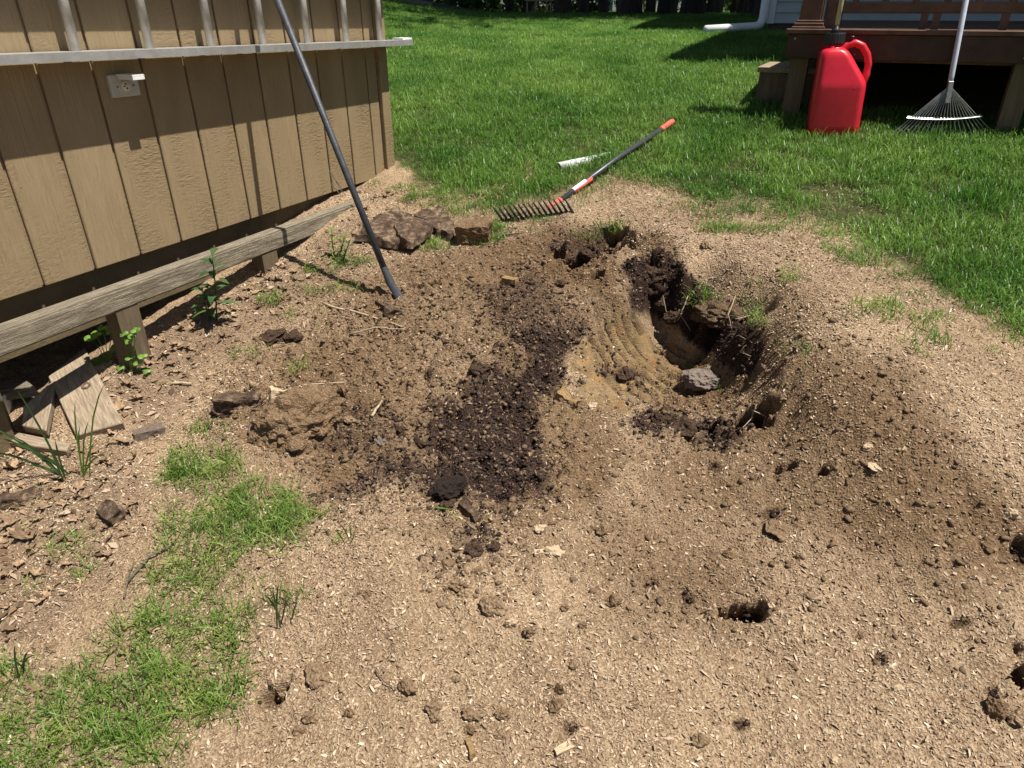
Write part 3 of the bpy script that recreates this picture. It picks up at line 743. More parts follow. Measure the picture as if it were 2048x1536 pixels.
MB().tube([fe - hh * .05, fe + hh * .05], [.012, .017], 12).obj('ferrule', M['red_rubber'], rake, True)
tl = (tip - fe).length
MB().tube([fe + hh * .045, fe + (tip - fe) * .5 + UP * .012, tip - (tip - fe).normalized() * .13], .0145, 14).obj('handle', M['fibre'], rake, True)
hdn = (tip - fe).normalized()
gr = MB().tube([tip - hdn * .15, tip - hdn * .14, tip - hdn * .02, tip - hdn * .004, tip + hdn * .004], [.0155, .0175, .0180, .014, .006], 14).obj('grip', M['red_rubber'], rake, True)
s0 = fe + (tip - fe) * .13 + UP * .003; s1 = fe + (tip - fe) * .225 + UP * .0055
MB().tube([s0, s1], .0156, 14, cap=False).obj('sticker', M['sticker'], rake, True)
r2 = MB(); off = (Vector((.5, -.6, -.3))).normalized() * .0045
r2.tube([s0 + off - hdn * .0, s1 + off + hdn * .05], .0136, 10); r2.obj('red_sticker_band', M['red_rubber'], rake, True)

# pipe end in the grass
pa, pb = GP(1117, 345), GP(1235, 297)
pd = (pb - pa).normalized(); pp = MB(); n = 20; up2 = pd.cross(UP).normalized(); uu = up2.cross(pd)
vs = []
for s, r in ((0, .026), (0, .030), (.42, .030), (.42, .026)):
    vs += [pa + UP * .026 + pd * s + (up2 * math.cos(2 * math.pi * j / n) + uu * math.sin(2 * math.pi * j / n)) * r - UP * s * .15 for j in range(n)]
pp.add(vs, [(i * n + j, i * n + (j + 1) % n, ((i + 1) % 4) * n + (j + 1) % n, ((i + 1) % 4) * n + j) for i in range(4) for j in range(n)])
tag(pp.obj('drain_pipe', M['pvc'], None, True), 'short white drain pipe end sticking out of the grass', 'pipe')

# ------------------------------------------------------------------ red fuel jug
jc = GP(1662, 259)
jug = empty('fuel_jug', jc, 'red plastic fuel jug with black cap standing in the grass', 'fuel jug')
JX = Vector((.955, -.29, .04)).normalized(); JY = Vector((.29, .955, 0)).normalized(); JZ = JX.cross(JY).normalized()
JY = JZ.cross(JX)
def jp(x, y, z): return jc + JX * x + JY * y + JZ * z * 1.06
def rrect(xl, xr, yl, yr, r, n=6):
    r = min(r, (xr - xl) / 2 * .98, (yr - yl) / 2 * .98)
    out = []
    for cx, cy, a0 in ((xr - r, yr - r, 0), (xl + r, yr - r, 90), (xl + r, yl + r, 180), (xr - r, yl + r, 270)):
        for i in range(n + 1):
            a = math.radians(a0 + 90 * i / n); out.append((cx + r * math.cos(a), cy + r * math.sin(a)))
    return out
secs = []
hb = [(-.015, .128), (.0, .134), (.03, .136), (.14, .134), (.215, .134), (.228, .1325), (.245, .127), (.27, .110), (.30, .088), (.33, .065), (.36, .043), (.385, .022), (.395, .008), (.402, -.004), (.407, -.012), (.43, -.012)]
jb = MB(); n4 = 28; vs = []
for z, xr in hb:
    xl = -.134 + max(0, z - .05) * .03
    fy = -.115 + max(0, z - .225) * .20
    by = .115 - max(0, z - .225) * .10
    r = .040
    if z > .38:
        k = (z - .38) / .027; k = min(k, 1); xl += .020 * k * k; fy += .022 * k * k; by -= .05 * k * k; r = .04
    if z >= .407: xl, fy, by, r = -.104, -.046, .046, .05
    if z < 0: xl += .008; fy += .008; by -= .008
    vs += [jp(x, y, z) for x, y in rrect(xl, xr, fy, by, r)]
ns = len(hb)
fs = [(i * n4 + j, i * n4 + (j + 1) % n4, (i + 1) * n4 + (j + 1) % n4, (i + 1) * n4 + j) for i in range(ns - 1) for j in range(n4)] + [tuple(range(n4))[::-1], tuple((ns - 1) * n4 + j for j in range(n4))]
jo = jb.add(vs, fs).obj('body', M['jug_red'], jug, True)
ha = [(-.02, .0, .385), (.015, 0, .414), (.050, 0, .424), (.090, 0, .408), (.121, 0, .368), (.136, 0, .322), (.133, 0, .275), (.122, 0, .235), (.108, 0, .20)]
hpts = []
for i in range(len(ha) - 1):
    for k in range(3):
        f = k / 3; hpts.append([ha[i][q] * (1 - f) + ha[i + 1][q] * f for q in range(3)])
hpts.append(ha[-1])
MB().tube([jp(*p) for p in hpts], [.020 if i < 3 else .0185 if i < 18 else .022 for i in range(len(hpts))], 12).obj('handle', M['jug_red'], jug, True)
# moulded bulge of the handle root
bz = MB().tube([jp(.02, -.088, .222), jp(.07, -.095, .214), jp(.105, -.088, .205), jp(.118, -.06, .20)], [.012, .022, .024, .016], 12).obj('moulded_rib', M['jug_red'], jug, True)
cpm = MB(); nc = 48; vs = []
for z, r in ((.424, .051), (.426, .055), (.468, .055), (.474, .052)):
    vs += [jp(-.058, 0, 0) + JZ * z * 1.06 + (JX * math.cos(2 * math.pi * j / nc) + JY * math.sin(2 * math.pi * j / nc)) * (r - (.0022 if j % 2 and z < .47 else 0)) for j in range(nc)]
cpm.add(vs, [(i * nc + j, i * nc + (j + 1) % nc, (i + 1) * nc + (j + 1) % nc, (i + 1) * nc + j) for i in range(3) for j in range(nc)] + [tuple(range(nc))[::-1], tuple(3 * nc + j for j in range(nc))])
cap = cpm.obj('cap', M['black'], jug)
MB().tube([jp(-.058, 0, .472), jp(-.058, 0, .492), jp(-.057, 0, .498), jp(-.057, 0, .512)], [.026, .022, .013, .012], 16).obj('spout_fitting', M['black'], cap, True)
hm = bpy.data.materials.new('yellowed_clear_hose'); nt, N, L, b_ = nodes_of(hm)
b_.inputs['Base Color'].default_value = (.62, .56, .30, 1); b_.inputs['Roughness'].default_value = .25; b_.inputs['Transmission Weight'].default_value = .55
_hn = N.new("ShaderNodeTexNoise"); _hn.inputs["Scale"].default_value = 30; _hr = N.new("ShaderNodeValToRGB")
_hr.color_ramp.elements[0].color = (.50, .46, .24, 1); _hr.color_ramp.elements[1].color = (.70, .66, .44, 1)
L.new(_hn.outputs[0], _hr.inputs[0]); L.new(_hr.outputs[0], b_.inputs['Base Color'])
MB().tube([jp(-.057, 0, .505), jp(-.054, 0, .60), jp(-.046, 0, .72), jp(-.040, 0, .85), jp(-.045, .0, .95)], .013, 14).obj('hose', hm, jug, True)
MB().tube([jp(.030, 0, .432), jp(.030, 0, .447), jp(.030, 0, .449), jp(.030, 0, .456)], [.010, .010, .014, .013], 12).obj('vent_cap', M['black'], jug, True)

# ------------------------------------------------------------------ deck
D0 = Vector((1.605, 4.455, 0)); DZ = 1.505
def DW(a, s, z): return D0 + WN * a + WDIR * s + UP * z
def dbox(mb, a0, a1, s0, s1, z0, z1, ch=0):
    return mb.box(DW((a0 + a1) / 2, (s0 + s1) / 2, (z0 + z1) / 2), a1 - a0, s1 - s0, z1 - z0, WN, WDIR, UP, ch)
deck = empty('deck', DW(2, 2, ground_z(*DW(2, 2, 0)[:2])), 'raised reddish brown wooden deck with a railing beside the lawn', 'deck')
dbox(MB(), -.02, 4.4, -.002, .036, DZ - .152, DZ - .026, .003).obj('rim_board', M['deck'], deck)
dbox(MB(), -.02, .018, .04, 4.2, DZ - .152, DZ - .026, .003).obj('rim_board', M['deck'], deck)
MB().tube([DW(.02, -.006, DZ - .05), DW(.02, .01, DZ - .05)], .006, 10).obj('bolt', M['galv'], deck)
for a in (.35, 1.15, 1.9, 2.7):
    for dz in (-.055, -.125): MB().tube([DW(a, -.0045, DZ + dz), DW(a, .01, DZ + dz)], .0035, 8).obj('screw', M['galv'], deck)
w_ = .145
for k in range(29):
    dbox(MB(), -.035, 4.4, -.015 + k * .145, -.015 + k * .145 + w_, DZ - .025, DZ, .003).obj('floor_board', M['deck_trim'], deck)
for a in (.06, 1.18, 2.6, 4.2):
    for s in (.085, 2.1, 4.0):
        p = DW(a, s, 0)
        dbox(MB(), a - .05, a + .05, s - .045, s + .045, ground_z(p.x, p.y) - .1, DZ - .03).obj('post', M['post_wood'], deck)
dbox(MB(), .02, 4.35, .13, .17, DZ - .17, DZ - .03).obj('beam', M['post_wood'], deck)
nw = dbox(MB(), .02, .135, .035, .15, DZ, DZ + 1.0, .004).obj('newel_post', M['deck_trim'], deck)
for k, (e, z0, z1) in enumerate(((.030, .001, .012), (.021, .0125, .030), (.011, .031, .044))):
    dbox(MB(), .02 - e, .135 + e, .035 - e, .15 + e, DZ + z0, DZ + z1, .003).obj('base_moulding', M['deck_trim'], nw)
dbox(MB(), .152, .205, .068, .118, DZ, DZ + 1.0, .003).obj('rail_block', M['deck_trim'], deck)
dbox(MB(), .206, 4.4, .072, .112, DZ + .081, DZ + .131, .003).obj('bottom_rail', M['deck_trim'], deck)
dbox(MB(), .206, 4.4, .060, .124, DZ + .92, DZ + .958, .003).obj('top_rail', M['deck_trim'], deck)
for k in range(28):
    dbox(MB(), .28 + k * .149, .28 + k * .149 + .034, .076, .108, DZ + .132, DZ + .919).obj('baluster', M['deck_trim'], deck)
for a in (.635, .695, 1.01, 2.2, 3.3):
    dbox(MB(), a, a + .036, .075, .109, DZ + .001, DZ + .080).obj('rail_block', M['deck_trim'], deck)
# low box step by the deck corner
sp = GP(1512, 214)
st = empty('wooden_step', sp, 'dark low wooden step against the left end of the deck', 'step')
sz = ground_z(sp.x, sp.y)
def sbox(a0, a1, s0, s1, z0, z1, nm, mt, ch=0):
    return MB().box(sp + WN * (a0 + a1) / 2 + WDIR * (s0 + s1) / 2 + UP * ((z0 + z1) / 2 - 0), a1 - a0, s1 - s0, z1 - z0, WN, WDIR, UP, ch).obj(nm, mt, st)
sbox(-.01, .36, 0, .03, -.05, .20, 'front_board', M['post_wood']); sbox(-.01, .02, .032, .5, -.05, .20, 'side_board', M['post_wood']); sbox(.33, .36, .032, .5, -.05, .20, 'side_board', M['post_wood'])
for k in range(3): sbox(-.025, .375, -.015 + k * .18, .155 + k * .18, .203, .235, 'tread_board', M['board'], .003)

# ------------------------------------------------------------------ leaf rake against the deck
lr0 = GP(1879, 276); apex = None
foot = lr0 + UP * .012
# the pole passes the rim board's top edge
edge = D0 + WN * ((lr0 - D0).dot(WN)) + WDIR * -.032 + UP * DZ
pdn = Vector((0, 0, 0))
ptop = on_plane(1912, 105, WDIR, WDIR.dot(D0) - .035)
pd_ = (ptop - foot).normalized()
lrake = empty('leaf_rake', foot, 'leaf rake with wire tines leaning on the deck beside the red jug', 'leaf rake')
Lf = .275
ap = foot + pd_ * Lf
wd = (pd_.cross(Vector((-.18, -1, .1)))).normalized()
if wd.x < 0: wd = -wd
fw = wd.cross(pd_).normalized()
if fw.y > 0: fw = -fw
NT = 21
for i in range(NT):
    u = (i / (NT - 1) - .5) * 2
    a = u * .36
    top_p = ap + wd * u * .018 + pd_ * (-.02 - .02 * abs(u))
    tipx = wd * math.sin(u * .80) * Lf * .96 / math.cos(.2)
    q = foot + wd * (u * .262) + pd_ * (.018 * u * u)
    tipp = q.copy(); tipp.z = min(tipp.z, ground_z(tipp.x, tipp.y) + .016)
    mid = top_p.lerp(tipp, .93)
    MB().tube([top_p, top_p.lerp(tipp, .5), mid, tipp - UP * .004], .0021, 6, flat=1.2).obj('tine', M['galv'], lrake)
for dz_, rr in ((.345, .0036), (.375, .0036)):
    pts = []
    for i in range(9):
        u = (i / 8 - .5) * 2
        pts.append((ap + wd * u * .018).lerp(foot + wd * (u * .262) + pd_ * (.018 * u * u), .70 if dz_ < .36 else .675) + fw * (.004 if dz_ < .36 else -.004))
    MB().tube(pts, rr, 6).obj('spreader_bar', M['galv'], lrake)
cl = MB(); cl.box(ap - pd_ * .055 + fw * .004, .026, .022, .11, wd, fw, pd_, .003); cl.obj('clamp', M['galv'], lrake)
MB().tube([ap - pd_ * .03, ap + pd_ * .03, ap + pd_ * 1.15], [.0125, .0135, .0135], 14).obj('pole', M['pole'], lrake, True)

# ------------------------------------------------------------------ house behind the deck
HS = 4.35
house = empty('house', DW(3, HS + 3, ground_z(*DW(3, HS, 0)[:2])), 'pale vinyl sided house behind the deck with a white downspout', 'house')
HX0, HX1 = -.74, 7.5
zf = 1.47
bmesh_board = None
for k in range(27):
    z0 = zf + k * .105
    mb = MB()
    mb.add([DW(a, HS + s, z) for a in (HX0 + .085, HX1) for s, z in ((.0, z0), (.020, z0 + .107), (.03, z0 + .107), (.03, z0))], [(0, 1, 5, 4), (1, 2, 6, 5), (2, 3, 7, 6), (3, 0, 4, 7), (0, 3, 2, 1), (4, 5, 6, 7)])
    mb.obj('siding_board', M['vinyl'], house)
dbox(MB(), HX0, HX0 + .083, HS - .010, HS + .09, zf - .003, 4.35).obj('corner_trim', M['white_plastic'], house)
dbox(MB(), HX0 + .02, HX1, HS + .032, HS + .2, .7, 4.3).obj('front_wall', M['foundation'], house)
dbox(MB(), HX0 + .002, HX0 + .1, HS + .21, HS + 8, zf, 4.3).obj('side_wall', M['vinyl'], house)
dbox(MB(), HX0 + .02, HX0 + .12, HS + .21, HS + 8, .7, zf - .002).obj('foundation', M['foundation'], house)
hr = MB(); hr.add([DW(a, s, z) for a in (HX0 - .3, HX1 + .3) for s, z in ((HS - .35, 4.3), (HS + 4, 6.2), (HS + 8.3, 4.3), (HS + 8.3, 4.2), (HS + 4, 6.05), (HS - .35, 4.2))], [(0, 1, 7, 6), (1, 2, 8, 7), (2, 3, 9, 8), (3, 4, 10, 9), (4, 5, 11, 10), (5, 0, 6, 11), (0, 5, 4, 1), (1, 4, 3, 2), (6, 7, 10, 11), (7, 8, 9, 10)])
hr.obj('roof', M['roof'], house)
# unseen porch roof, known by its lawn shadow; front slab added to shade deck
pr = dbox(dbox(MB(), .02, 4.6, 1.55, HS - .36, 4.02, 4.12), 1.06, 4.6, .30, 1.549, 4.02, 4.12).obj('porch_roof_and_shade_slab', M['roof'], house)
for a in (.10, 4.3):
    dbox(MB(), a - .06, a + .06, 1.62, 1.74, DZ + .001, 4.02).obj('porch_post', M['deck_trim'], pr)
# downspout with its leader lying on the lawn
dsx = HX0 - .03
a_ = DW(dsx, HS - .05, 0)
l_end = GP(1410, 70) + UP * .02; l_start = GP(1500, 62) + UP * .045
dd = DW(dsx + .0, HS - .06, 0); dd.z = ground_z(dd.x, dd.y)
ds = MB(); ds.tube([dd + UP * 2.8, dd + UP * .50], .038, 14, flat=.8)
dso = ds.obj('downspout', M['foundation'], house, True); tag(dso, 'upper downspout at the house corner, coloured dark for shade')  # shade on the upper pipe is put into its colour by the dark material
MB().tube([dd + UP * .52, dd + UP * .13, dd + UP * .075 + (l_end - dd).normalized() * .03, dd + UP * .055 + (l_end - dd).normalized() * .09, l_end + UP * .03], .045, 14).obj('downspout_leader', M['white_plastic'], dso, True)

# ------------------------------------------------------------------ trees and the far edge of the lawn
def tree_meshes(seed, h, r):
    rd = random.Random(seed)
    mb = MB()
    pts = [(0, 0, -.3)]; rad = [r * 1.55]
    for i in range(1, 9):
        z = h * i / 8 * .8
        pts.append((rd.uniform(-.12, .12) * i * .2, rd.uniform(-.12, .12) * i * .2, z)); rad.append(r * (1 - .085 * i))
    pts.insert(1, (0, 0, .12)); rad.insert(1, r * 1.2)
    mb.tube(pts, rad, 12)
    tips = []
    for i in range(12):
        a = rd.uniform(0, 6.28); z0 = h * rd.uniform(.40, .75)
        L_ = rd.uniform(2.4, 5.6); p0 = Vector((0, 0, z0)); d = Vector((math.cos(a), math.sin(a), rd.uniform(.3, .9))).normalized()
        p1 = p0 + d * L_ * .5; p2 = p0 + d * L_ + Vector((0, 0, .2))
        mb.tube([p0, p1, p2], [r * .32, r * .2, r * .07], 6); tips += [p1, p2]
    trunk = mb.mesh('trunk', M['bark'], True)
    rg = np.random.default_rng(seed)
    n = 11000
    cen = np.array([[t.x, t.y, t.z] for t in tips] + [[rg.uniform(-1, 1), rg.uniform(-1, 1), h * rg.uniform(.6, .95)] for _ in range(10)])
    ci = rg.integers(0, len(cen), n)
    P = cen[ci] + rg.normal(0, .75, (n, 3)) * [1, 1, .7]
    return trunk, leaf_cloud('crown', P, rg, .16, .34)
def leaf_cloud(name, P, rg, s0, s1, mat=None):
    n = len(P)
    d = rg.normal(0, 1, (n, 3)); d /= np.linalg.norm(d, axis=1)[:, None]
    e = rg.normal(0, 1, (n, 3)); e -= d * (d * e).sum(1)[:, None]; e /= np.linalg.norm(e, axis=1)[:, None]
    nn = np.cross(d, e)
    s = rg.uniform(s0, s1, n)[:, None]
    V = np.stack([P - d * s * .5, P + e * s * .28 + nn * s * .08, P + d * s * .5, P - e * s * .28 + nn * s * .08], 1).reshape(-1, 3)
    Fq = np.arange(4 * n).reshape(-1, 4)
    t = np.repeat(rg.random(n), 4)
    return mesh_np(name, V, Fq, mat or M['leaf_tree'], False, {'tint': ('FLOAT', t)})
TM = [tree_meshes(11, 9.5, .19), tree_meshes(12, 8.5, .13), tree_meshes(13, 10.5, .24)]
def far_pt(px, y):
    u = (px - 1024) / F_PX
    x = u * (y * cP + .1 * sP)
    return Vector((x, y, ground_z(x, y)))
TREES = [(1125,18.8,0,'thick flared tree trunk beside the pale trellis'),(1166,21,1,'slim straight tree just right of the thick flared trunk'),(1206,22,1,'thin dark tree before the sunlit gap in the shrubs'),(1258,17.2,2,'broad dark tree at the middle of the shaded lawn edge'),(1300,23,1,'slender tree in front of the far white house'),(1333,18,0,'dark tree right of the far white house wall'),(1385,17.4,2,'wide trunked tree left of the lacy shrub'),(1428,22,0,'dark tree behind the lacy shrub'),(1472,20.5,1,'narrow tree between lacy shrub and house corner'),(1500,17,2,'large tree standing close to the house corner'),(1020,26,1,'tree behind the shrubs left of the trellis'),(1062,28,2,'far tree seen over the pale trellis')]
TREES.append((1545, 14, 2, 'large tree beside the far end of the house, its crown shading the lawn'))
for px, y, k, lab in TREES:
    p = far_pt(px, y)
    t = empty('tree', p, lab, 'tree', None, random.uniform(0, 6.28))
    if px == 1545: t.scale = (1.2, 1.2, 1.15)
    link('trunk', TM[k][0], None, t, keep=False); link('crown', TM[k][1], None, t, keep=False)
# trees whose shade falls over the far lawn, beyond the right edge of the picture
def shrub(px, y, w, h, n, lab, seed, s=(.05, .11)):
    rg = np.random.default_rng(seed); p = far_pt(px, y)
    e = empty('shrub', p, lab, 'shrub')
    P = rg.normal(0, 1, (n, 3)); P /= np.linalg.norm(P, axis=1)[:, None]; P *= rg.random(n)[:, None] ** .45
    P = P * [w / 2, w / 2, h / 2] * (1 + .25 * np.sin(P[:, :1] * 9 + seed)) + [0, 0, h * .52]
    link('foliage', leaf_cloud('foliage', P, rg, *s), None, e, keep=False)
    mb = MB()
    for i in range(5):
        a = i * 1.3; mb.tube([(0, 0, -.1), (.1 * math.cos(a), .1 * math.sin(a), h * .3), (.25 * w * math.cos(a), .25 * w * math.sin(a), h * .75)], [.02, .014, .006], 5)
    mb.obj('stems', M['bark'], e) if False else link('stems', mb.mesh('stems', M['bark']), None, e, keep=False)
for i, (px, y, w, h, lab) in enumerate([(985,24,2.4,1.6,'low dense shrub at the left end of the wood edge'),(1045,23.5,1.8,1.7,'leafy shrub growing through the pale trellis'),(1100,24,1.6,1.9,'shrub between trellis and the thick flared trunk'),(1180,25,1.9,1.5,'bright sunlit shrub between two slim trunks'),(1235,24,1.6,1.8,'dark shrub left of the broad tree'),(1290,27,1.8,1.2,'low shrub before the far white house'),(1350,23,1.7,1.9,'dark shrub right of the far white house'),(1440,23.5,2.3,2.2,'lacy shrub with bright gaps before the house corner'),(1490,22,1.5,1.9,'tall shrub close behind the downspout'),(930,24,1.6,.5,'low leafy plant on the mulch bed edge')]):
    shrub(px, y, w, h, 1500, lab, 40 + i)
rg = np.random.default_rng(77); n = 30000
P = np.stack([rg.uniform(-16, 24, n), rg.uniform(31, 38, n), rg.random(n) ** 1.4 * 9 + 1.3], -1)
tag(link('woodland', leaf_cloud('woodland', P, rg, .2, .5)), 'dense dark green wood far behind the lawn', 'woodland', kind='stuff')
# far white house in the gap
fh = empty('far_house', far_pt(1310, 29.5), 'white house wall glimpsed between the far trunks', 'house')
q = fh.location
fhw = MB().box(q + Vector((0, 1.5, 1.5)), 3.2, 3, 3.2).obj('wall', M['vinyl'], fh)
MB().box(q + Vector((0, 1.5, 3.25)), 3.6, 3.4, .3).obj('roof', M['roof'], fh)
for dx in (-.9, .7): MB().box(q + Vector((dx, -.02, 1.4)), .7, .05, 1.0).obj('window', M['slot'], fh)
# trellis
tr = empty('garden_trellis', far_pt(1076, 21.5), 'pale wooden trellis frame standing at the wood edge', 'trellis')
q = tr.location
for dx in (-.30, -.08, .22, .34): MB().box(q + Vector((dx, 0, .55)), .035, .035, 1.3).obj('post', M['twig'], tr)
for dz in (.35, .7, 1.05): MB().box(q + Vector((.02, -.037, dz)), .76, .03, .04).obj('slat', M['twig'], tr)
# edging timber with mulch bed at the far left
ta, tb = far_pt(740, 19.0), far_pt(866, 19.0)
mb = MB(); dx = (tb - ta).normalized(); mb.box((ta + tb) / 2 + UP * .06, (tb - ta).length, .13, .15, dx, Vector((-dx.y, dx.x, 0)), UP, .01)
tag(mb.obj('edging_timber', M['weathered'], None), 'long grey edging timber at the edge of the far mulch bed', 'timber')
mu = MB(); rd = random.Random(5); c = far_pt(800, 20.3); nseg = 28
ringp = [(c.x + 2.6 * math.cos(2 * math.pi * i / nseg) * rd.uniform(.9, 1.1), c.y + 1.05 * math.sin(2 * math.pi * i / nseg)) for i in range(nseg)]
mu.add([(c.x, c.y, c.z + .16)] + [(x, y, ground_z(x, y) - .03) for x, y in ringp] + [(c.x + (x - c.x) * .75, c.y + (y - c.y) * .75, ground_z(x, y) + .11) for x, y in ringp],
       [(1 + i, 1 + (i + 1) % nseg, 1 + nseg + (i + 1) % nseg, 1 + nseg + i) for i in range(nseg)] + [(0, 1 + nseg + i, 1 + nseg + (i + 1) % nseg) for i in range(nseg)])
tag(mu.obj('mulch_bed', M['mulch'], None, True), kind='structure')

# ------------------------------------------------------------------ grass
def tuft_mesh(seed, nb, rad, hmin, hmax, wid, mat, lean=.45):
    rd = np.random.default_rng(seed)
    V = []; Fc = []; T = []
    for b in range(nb):
        a = rd.uniform(0, 6.283); r = rad * math.sqrt(rd.random()); x, y = r * math.cos(a), r * math.sin(a)
        h = rd.uniform(hmin, hmax); d = rd.uniform(0, 6.283); ln = rd.uniform(.1, 1) * lean * h; w = wid * rd.uniform(.7, 1.3)
        dx, dy = math.cos(d), math.sin(d); sx, sy = -dy * w / 2, dx * w / 2
        k = len(V)
        for f, wf in ((0, .8), (.4, 1), (.75, .7)):
            ox = dx * ln * f * f; oz = h * f * (1 - .18 * f * lean)
            V += [(x + ox * 1 + sx * wf, y + dy * ln * f * f + sy * wf, oz - .01), (x + ox - sx * wf, y + dy * ln * f * f - sy * wf, oz - .01)]
        V.append((x + dx * ln, y + dy * ln, h * (1 - .25 * lean) - .01))
        Fc += [(k, k + 1, k + 3, k + 2), (k + 2, k + 3, k + 5, k + 4), (k + 4, k + 5, k + 6)]
        T += [rd.random()] * 7
    me = bpy.data.meshes.new('tuft'); me.from_pydata(V, [], Fc)
    at = me.attributes.new('tint', 'FLOAT', 'POINT'); at.data.foreach_set('value', T)
    me.materials.append(mat); me.update()
    return me
def tuft_collection(name, meshes):
    c = bpy.data.collections.new(name)
    for me in meshes:
        c.objects.link(bpy.data.objects.new(name + '_tuft', me))
    return c
def scatter_group(name, coll):
    ng = bpy.data.node_groups.new(name, 'GeometryNodeTree')
    ng.interface.new_socket('Geometry', in_out='INPUT', socket_type='NodeSocketGeometry')
    ng.interface.new_socket('Geometry', in_out='OUTPUT', socket_type='NodeSocketGeometry')
    N = ng.nodes; L = ng.links
    i = N.new('NodeGroupInput'); o = N.new('NodeGroupOutput'); ins = N.new('GeometryNodeInstanceOnPoints')
    ci = N.new('GeometryNodeCollectionInfo'); ci.inputs[0].default_value = coll; ci.inputs['Separate Children'].default_value = True; ci.inputs['Reset Children'].default_value = True
    ins.inputs['Pick Instance'].default_value = True
    def named(nm, t):
        n = N.new('GeometryNodeInputNamedAttribute'); n.data_type = t; n.inputs[0].default_value = nm; return n
    r = named('rot', 'FLOAT_VECTOR'); s = named('scl', 'FLOAT_VECTOR'); e = N.new('FunctionNodeEulerToRotation')
    L.new(r.outputs[0], e.inputs[0]); L.new(e.outputs[0], ins.inputs['Rotation']); L.new(s.outputs[0], ins.inputs['Scale'])
    L.new(i.outputs[0], ins.inputs['Points']); L.new(ci.outputs[0], ins.inputs['Instance']); L.new(ins.outputs[0], o.inputs[0])
    return ng
def scatter(name, P, scl, coll, label, cat, tilt=.12):
    n = len(P)
    me = bpy.data.meshes.new(name); me.vertices.add(n)
    me.vertices.foreach_set('co', P.astype(np.float32).ravel())
    rot = np.stack([RNG.normal(0, tilt, n), RNG.normal(0, tilt, n), RNG.uniform(0, 6.283, n)], -1)
    for nm, d in (('rot', rot), ('scl', scl)):
        a = me.attributes.new(nm, 'FLOAT_VECTOR', 'POINT'); a.data.foreach_set('vector', d.astype(np.float32).ravel())
    me.update()
    o = link(name, me)
    md = o.modifiers.new('scatter', 'NODES'); md.node_group = scatter_group(name, coll)
    return tag(o, label, cat, kind='stuff')
lawn_c = tuft_collection('lawn', [tuft_mesh(100 + i, 34, .075, .035, .085, .0030, M['grass'], .95) for i in range(6)])
patch_c = tuft_collection('patch', [tuft_mesh(200 + i, 13, .036, .018, .065, .0026, M['grass_patch'], 1.1) for i in range(6)])
straw_c = tuft_collection('straw', [tuft_mesh(300 + i, 16, .04, .02, .05, .0026, M['straw'], 1.3) for i in range(4)])
def in_shed(X, Y, m=0.0):
    t = (X - WA.x) * WDIR.x + (Y - WA.y) * WDIR.y; o = (X - WA.x) * WN.x + (Y - WA.y) * WN.y
    return (t > -1.7) & (t < 2.24 + m) & (o < .03 + m) & (o > -2.5)
def under_deck(X, Y):
    a = (X - D0.x) * WN.x + (Y - D0.y) * WN.y; s = (X - D0.x) * WDIR.x + (Y - D0.y) * WDIR.y
    return ((a > .1) & (a < 4.5) & (s > .25)) | ((a > -.72) & (s > HS - .05) & (s < HS + 8) & (a < 8))
def lawn_points(x0, x1, y0, y1, dens):
    n = int((x1 - x0) * (y1 - y0) * dens)
    X = RNG.uniform(x0, x1, n); Y = RNG.uniform(y0, y1, n); Z = sample(GZ, X, Y)
    px, py = proj_np(X, Y, Z)
    keep = (px > -500) & (px < 2600) & (py < 1700) & (py > -150) & ~in_shed(X, Y) & ~under_deck(X, Y)
    sd = lawn_sd(px + 60 * fbm(X, Y, .3, 4, 90), py + 45 * fbm(X, Y, .22, 4, 91))
    pr_ = smooth(sd, -48, 62) ** 1.7
    for cx, cy, rx, ry in ((1650,385,75,22),(1690,415,60,20),(1760,430,60,15),(800,335,40,30),(1060,352,26,20),(850,365,40,16),(1620,300,12,6),(1480,335,22,10),(1540,455,60,18),(1270,452,40,14)):
        pr_ = pr_ * (1 - .72 * smooth(ell(px, py, cx, cy, rx, ry), -.3, .5))
    pr_ = np.where(Y > 5.2, 1, pr_)
    pr_ = pr_ * (1 - .35 * smooth(fbm(X, Y, .35, 3, 95), .1, .5) * (Y < 6))
    jd = np.hypot(X - jc.x, Y - jc.y)
    keep &= ~((jd < .13)) & (RNG.random(n) < pr_)
    near_rake = np.zeros(n, bool)
    return np.stack([X, Y, Z], -1)[keep], pr_[keep], sd[keep]
P1, k1, sd1 = lawn_points(-1.6, 3.6, 2.0, 7, 620)
s1 = np.clip(.55 + .5 * k1, .5, 1.05)[:, None] * RNG.uniform(.72, 1.15, (len(P1), 1)) * np.ones((1, 3)); s1[:, 2] *= RNG.uniform(.7, 1.15, len(P1)) * (.8 + .5 * (fbm(P1[:, 0], P1[:, 1], .4, 3, 97) + .35))
P2, k2, sd2 = lawn_points(-3.5, 7, 7, 13, 330)
s2 = RNG.uniform(.95, 1.4, (len(P2), 1)) * np.ones((1, 3)); s2[:, 2] *= .72
P3, k3, sd3 = lawn_points(-7, 14, 13, 30, 110)
s3 = RNG.uniform(1.6, 2.4, (len(P3), 1)) * np.ones((1, 3)); s3[:, 2] *= .45
scatter('lawn_grass', np.concatenate([P1, P2, P3]), np.concatenate([s1, s2, s3]), lawn_c, 'thick green lawn grass beyond the bare sawdust', 'grass')
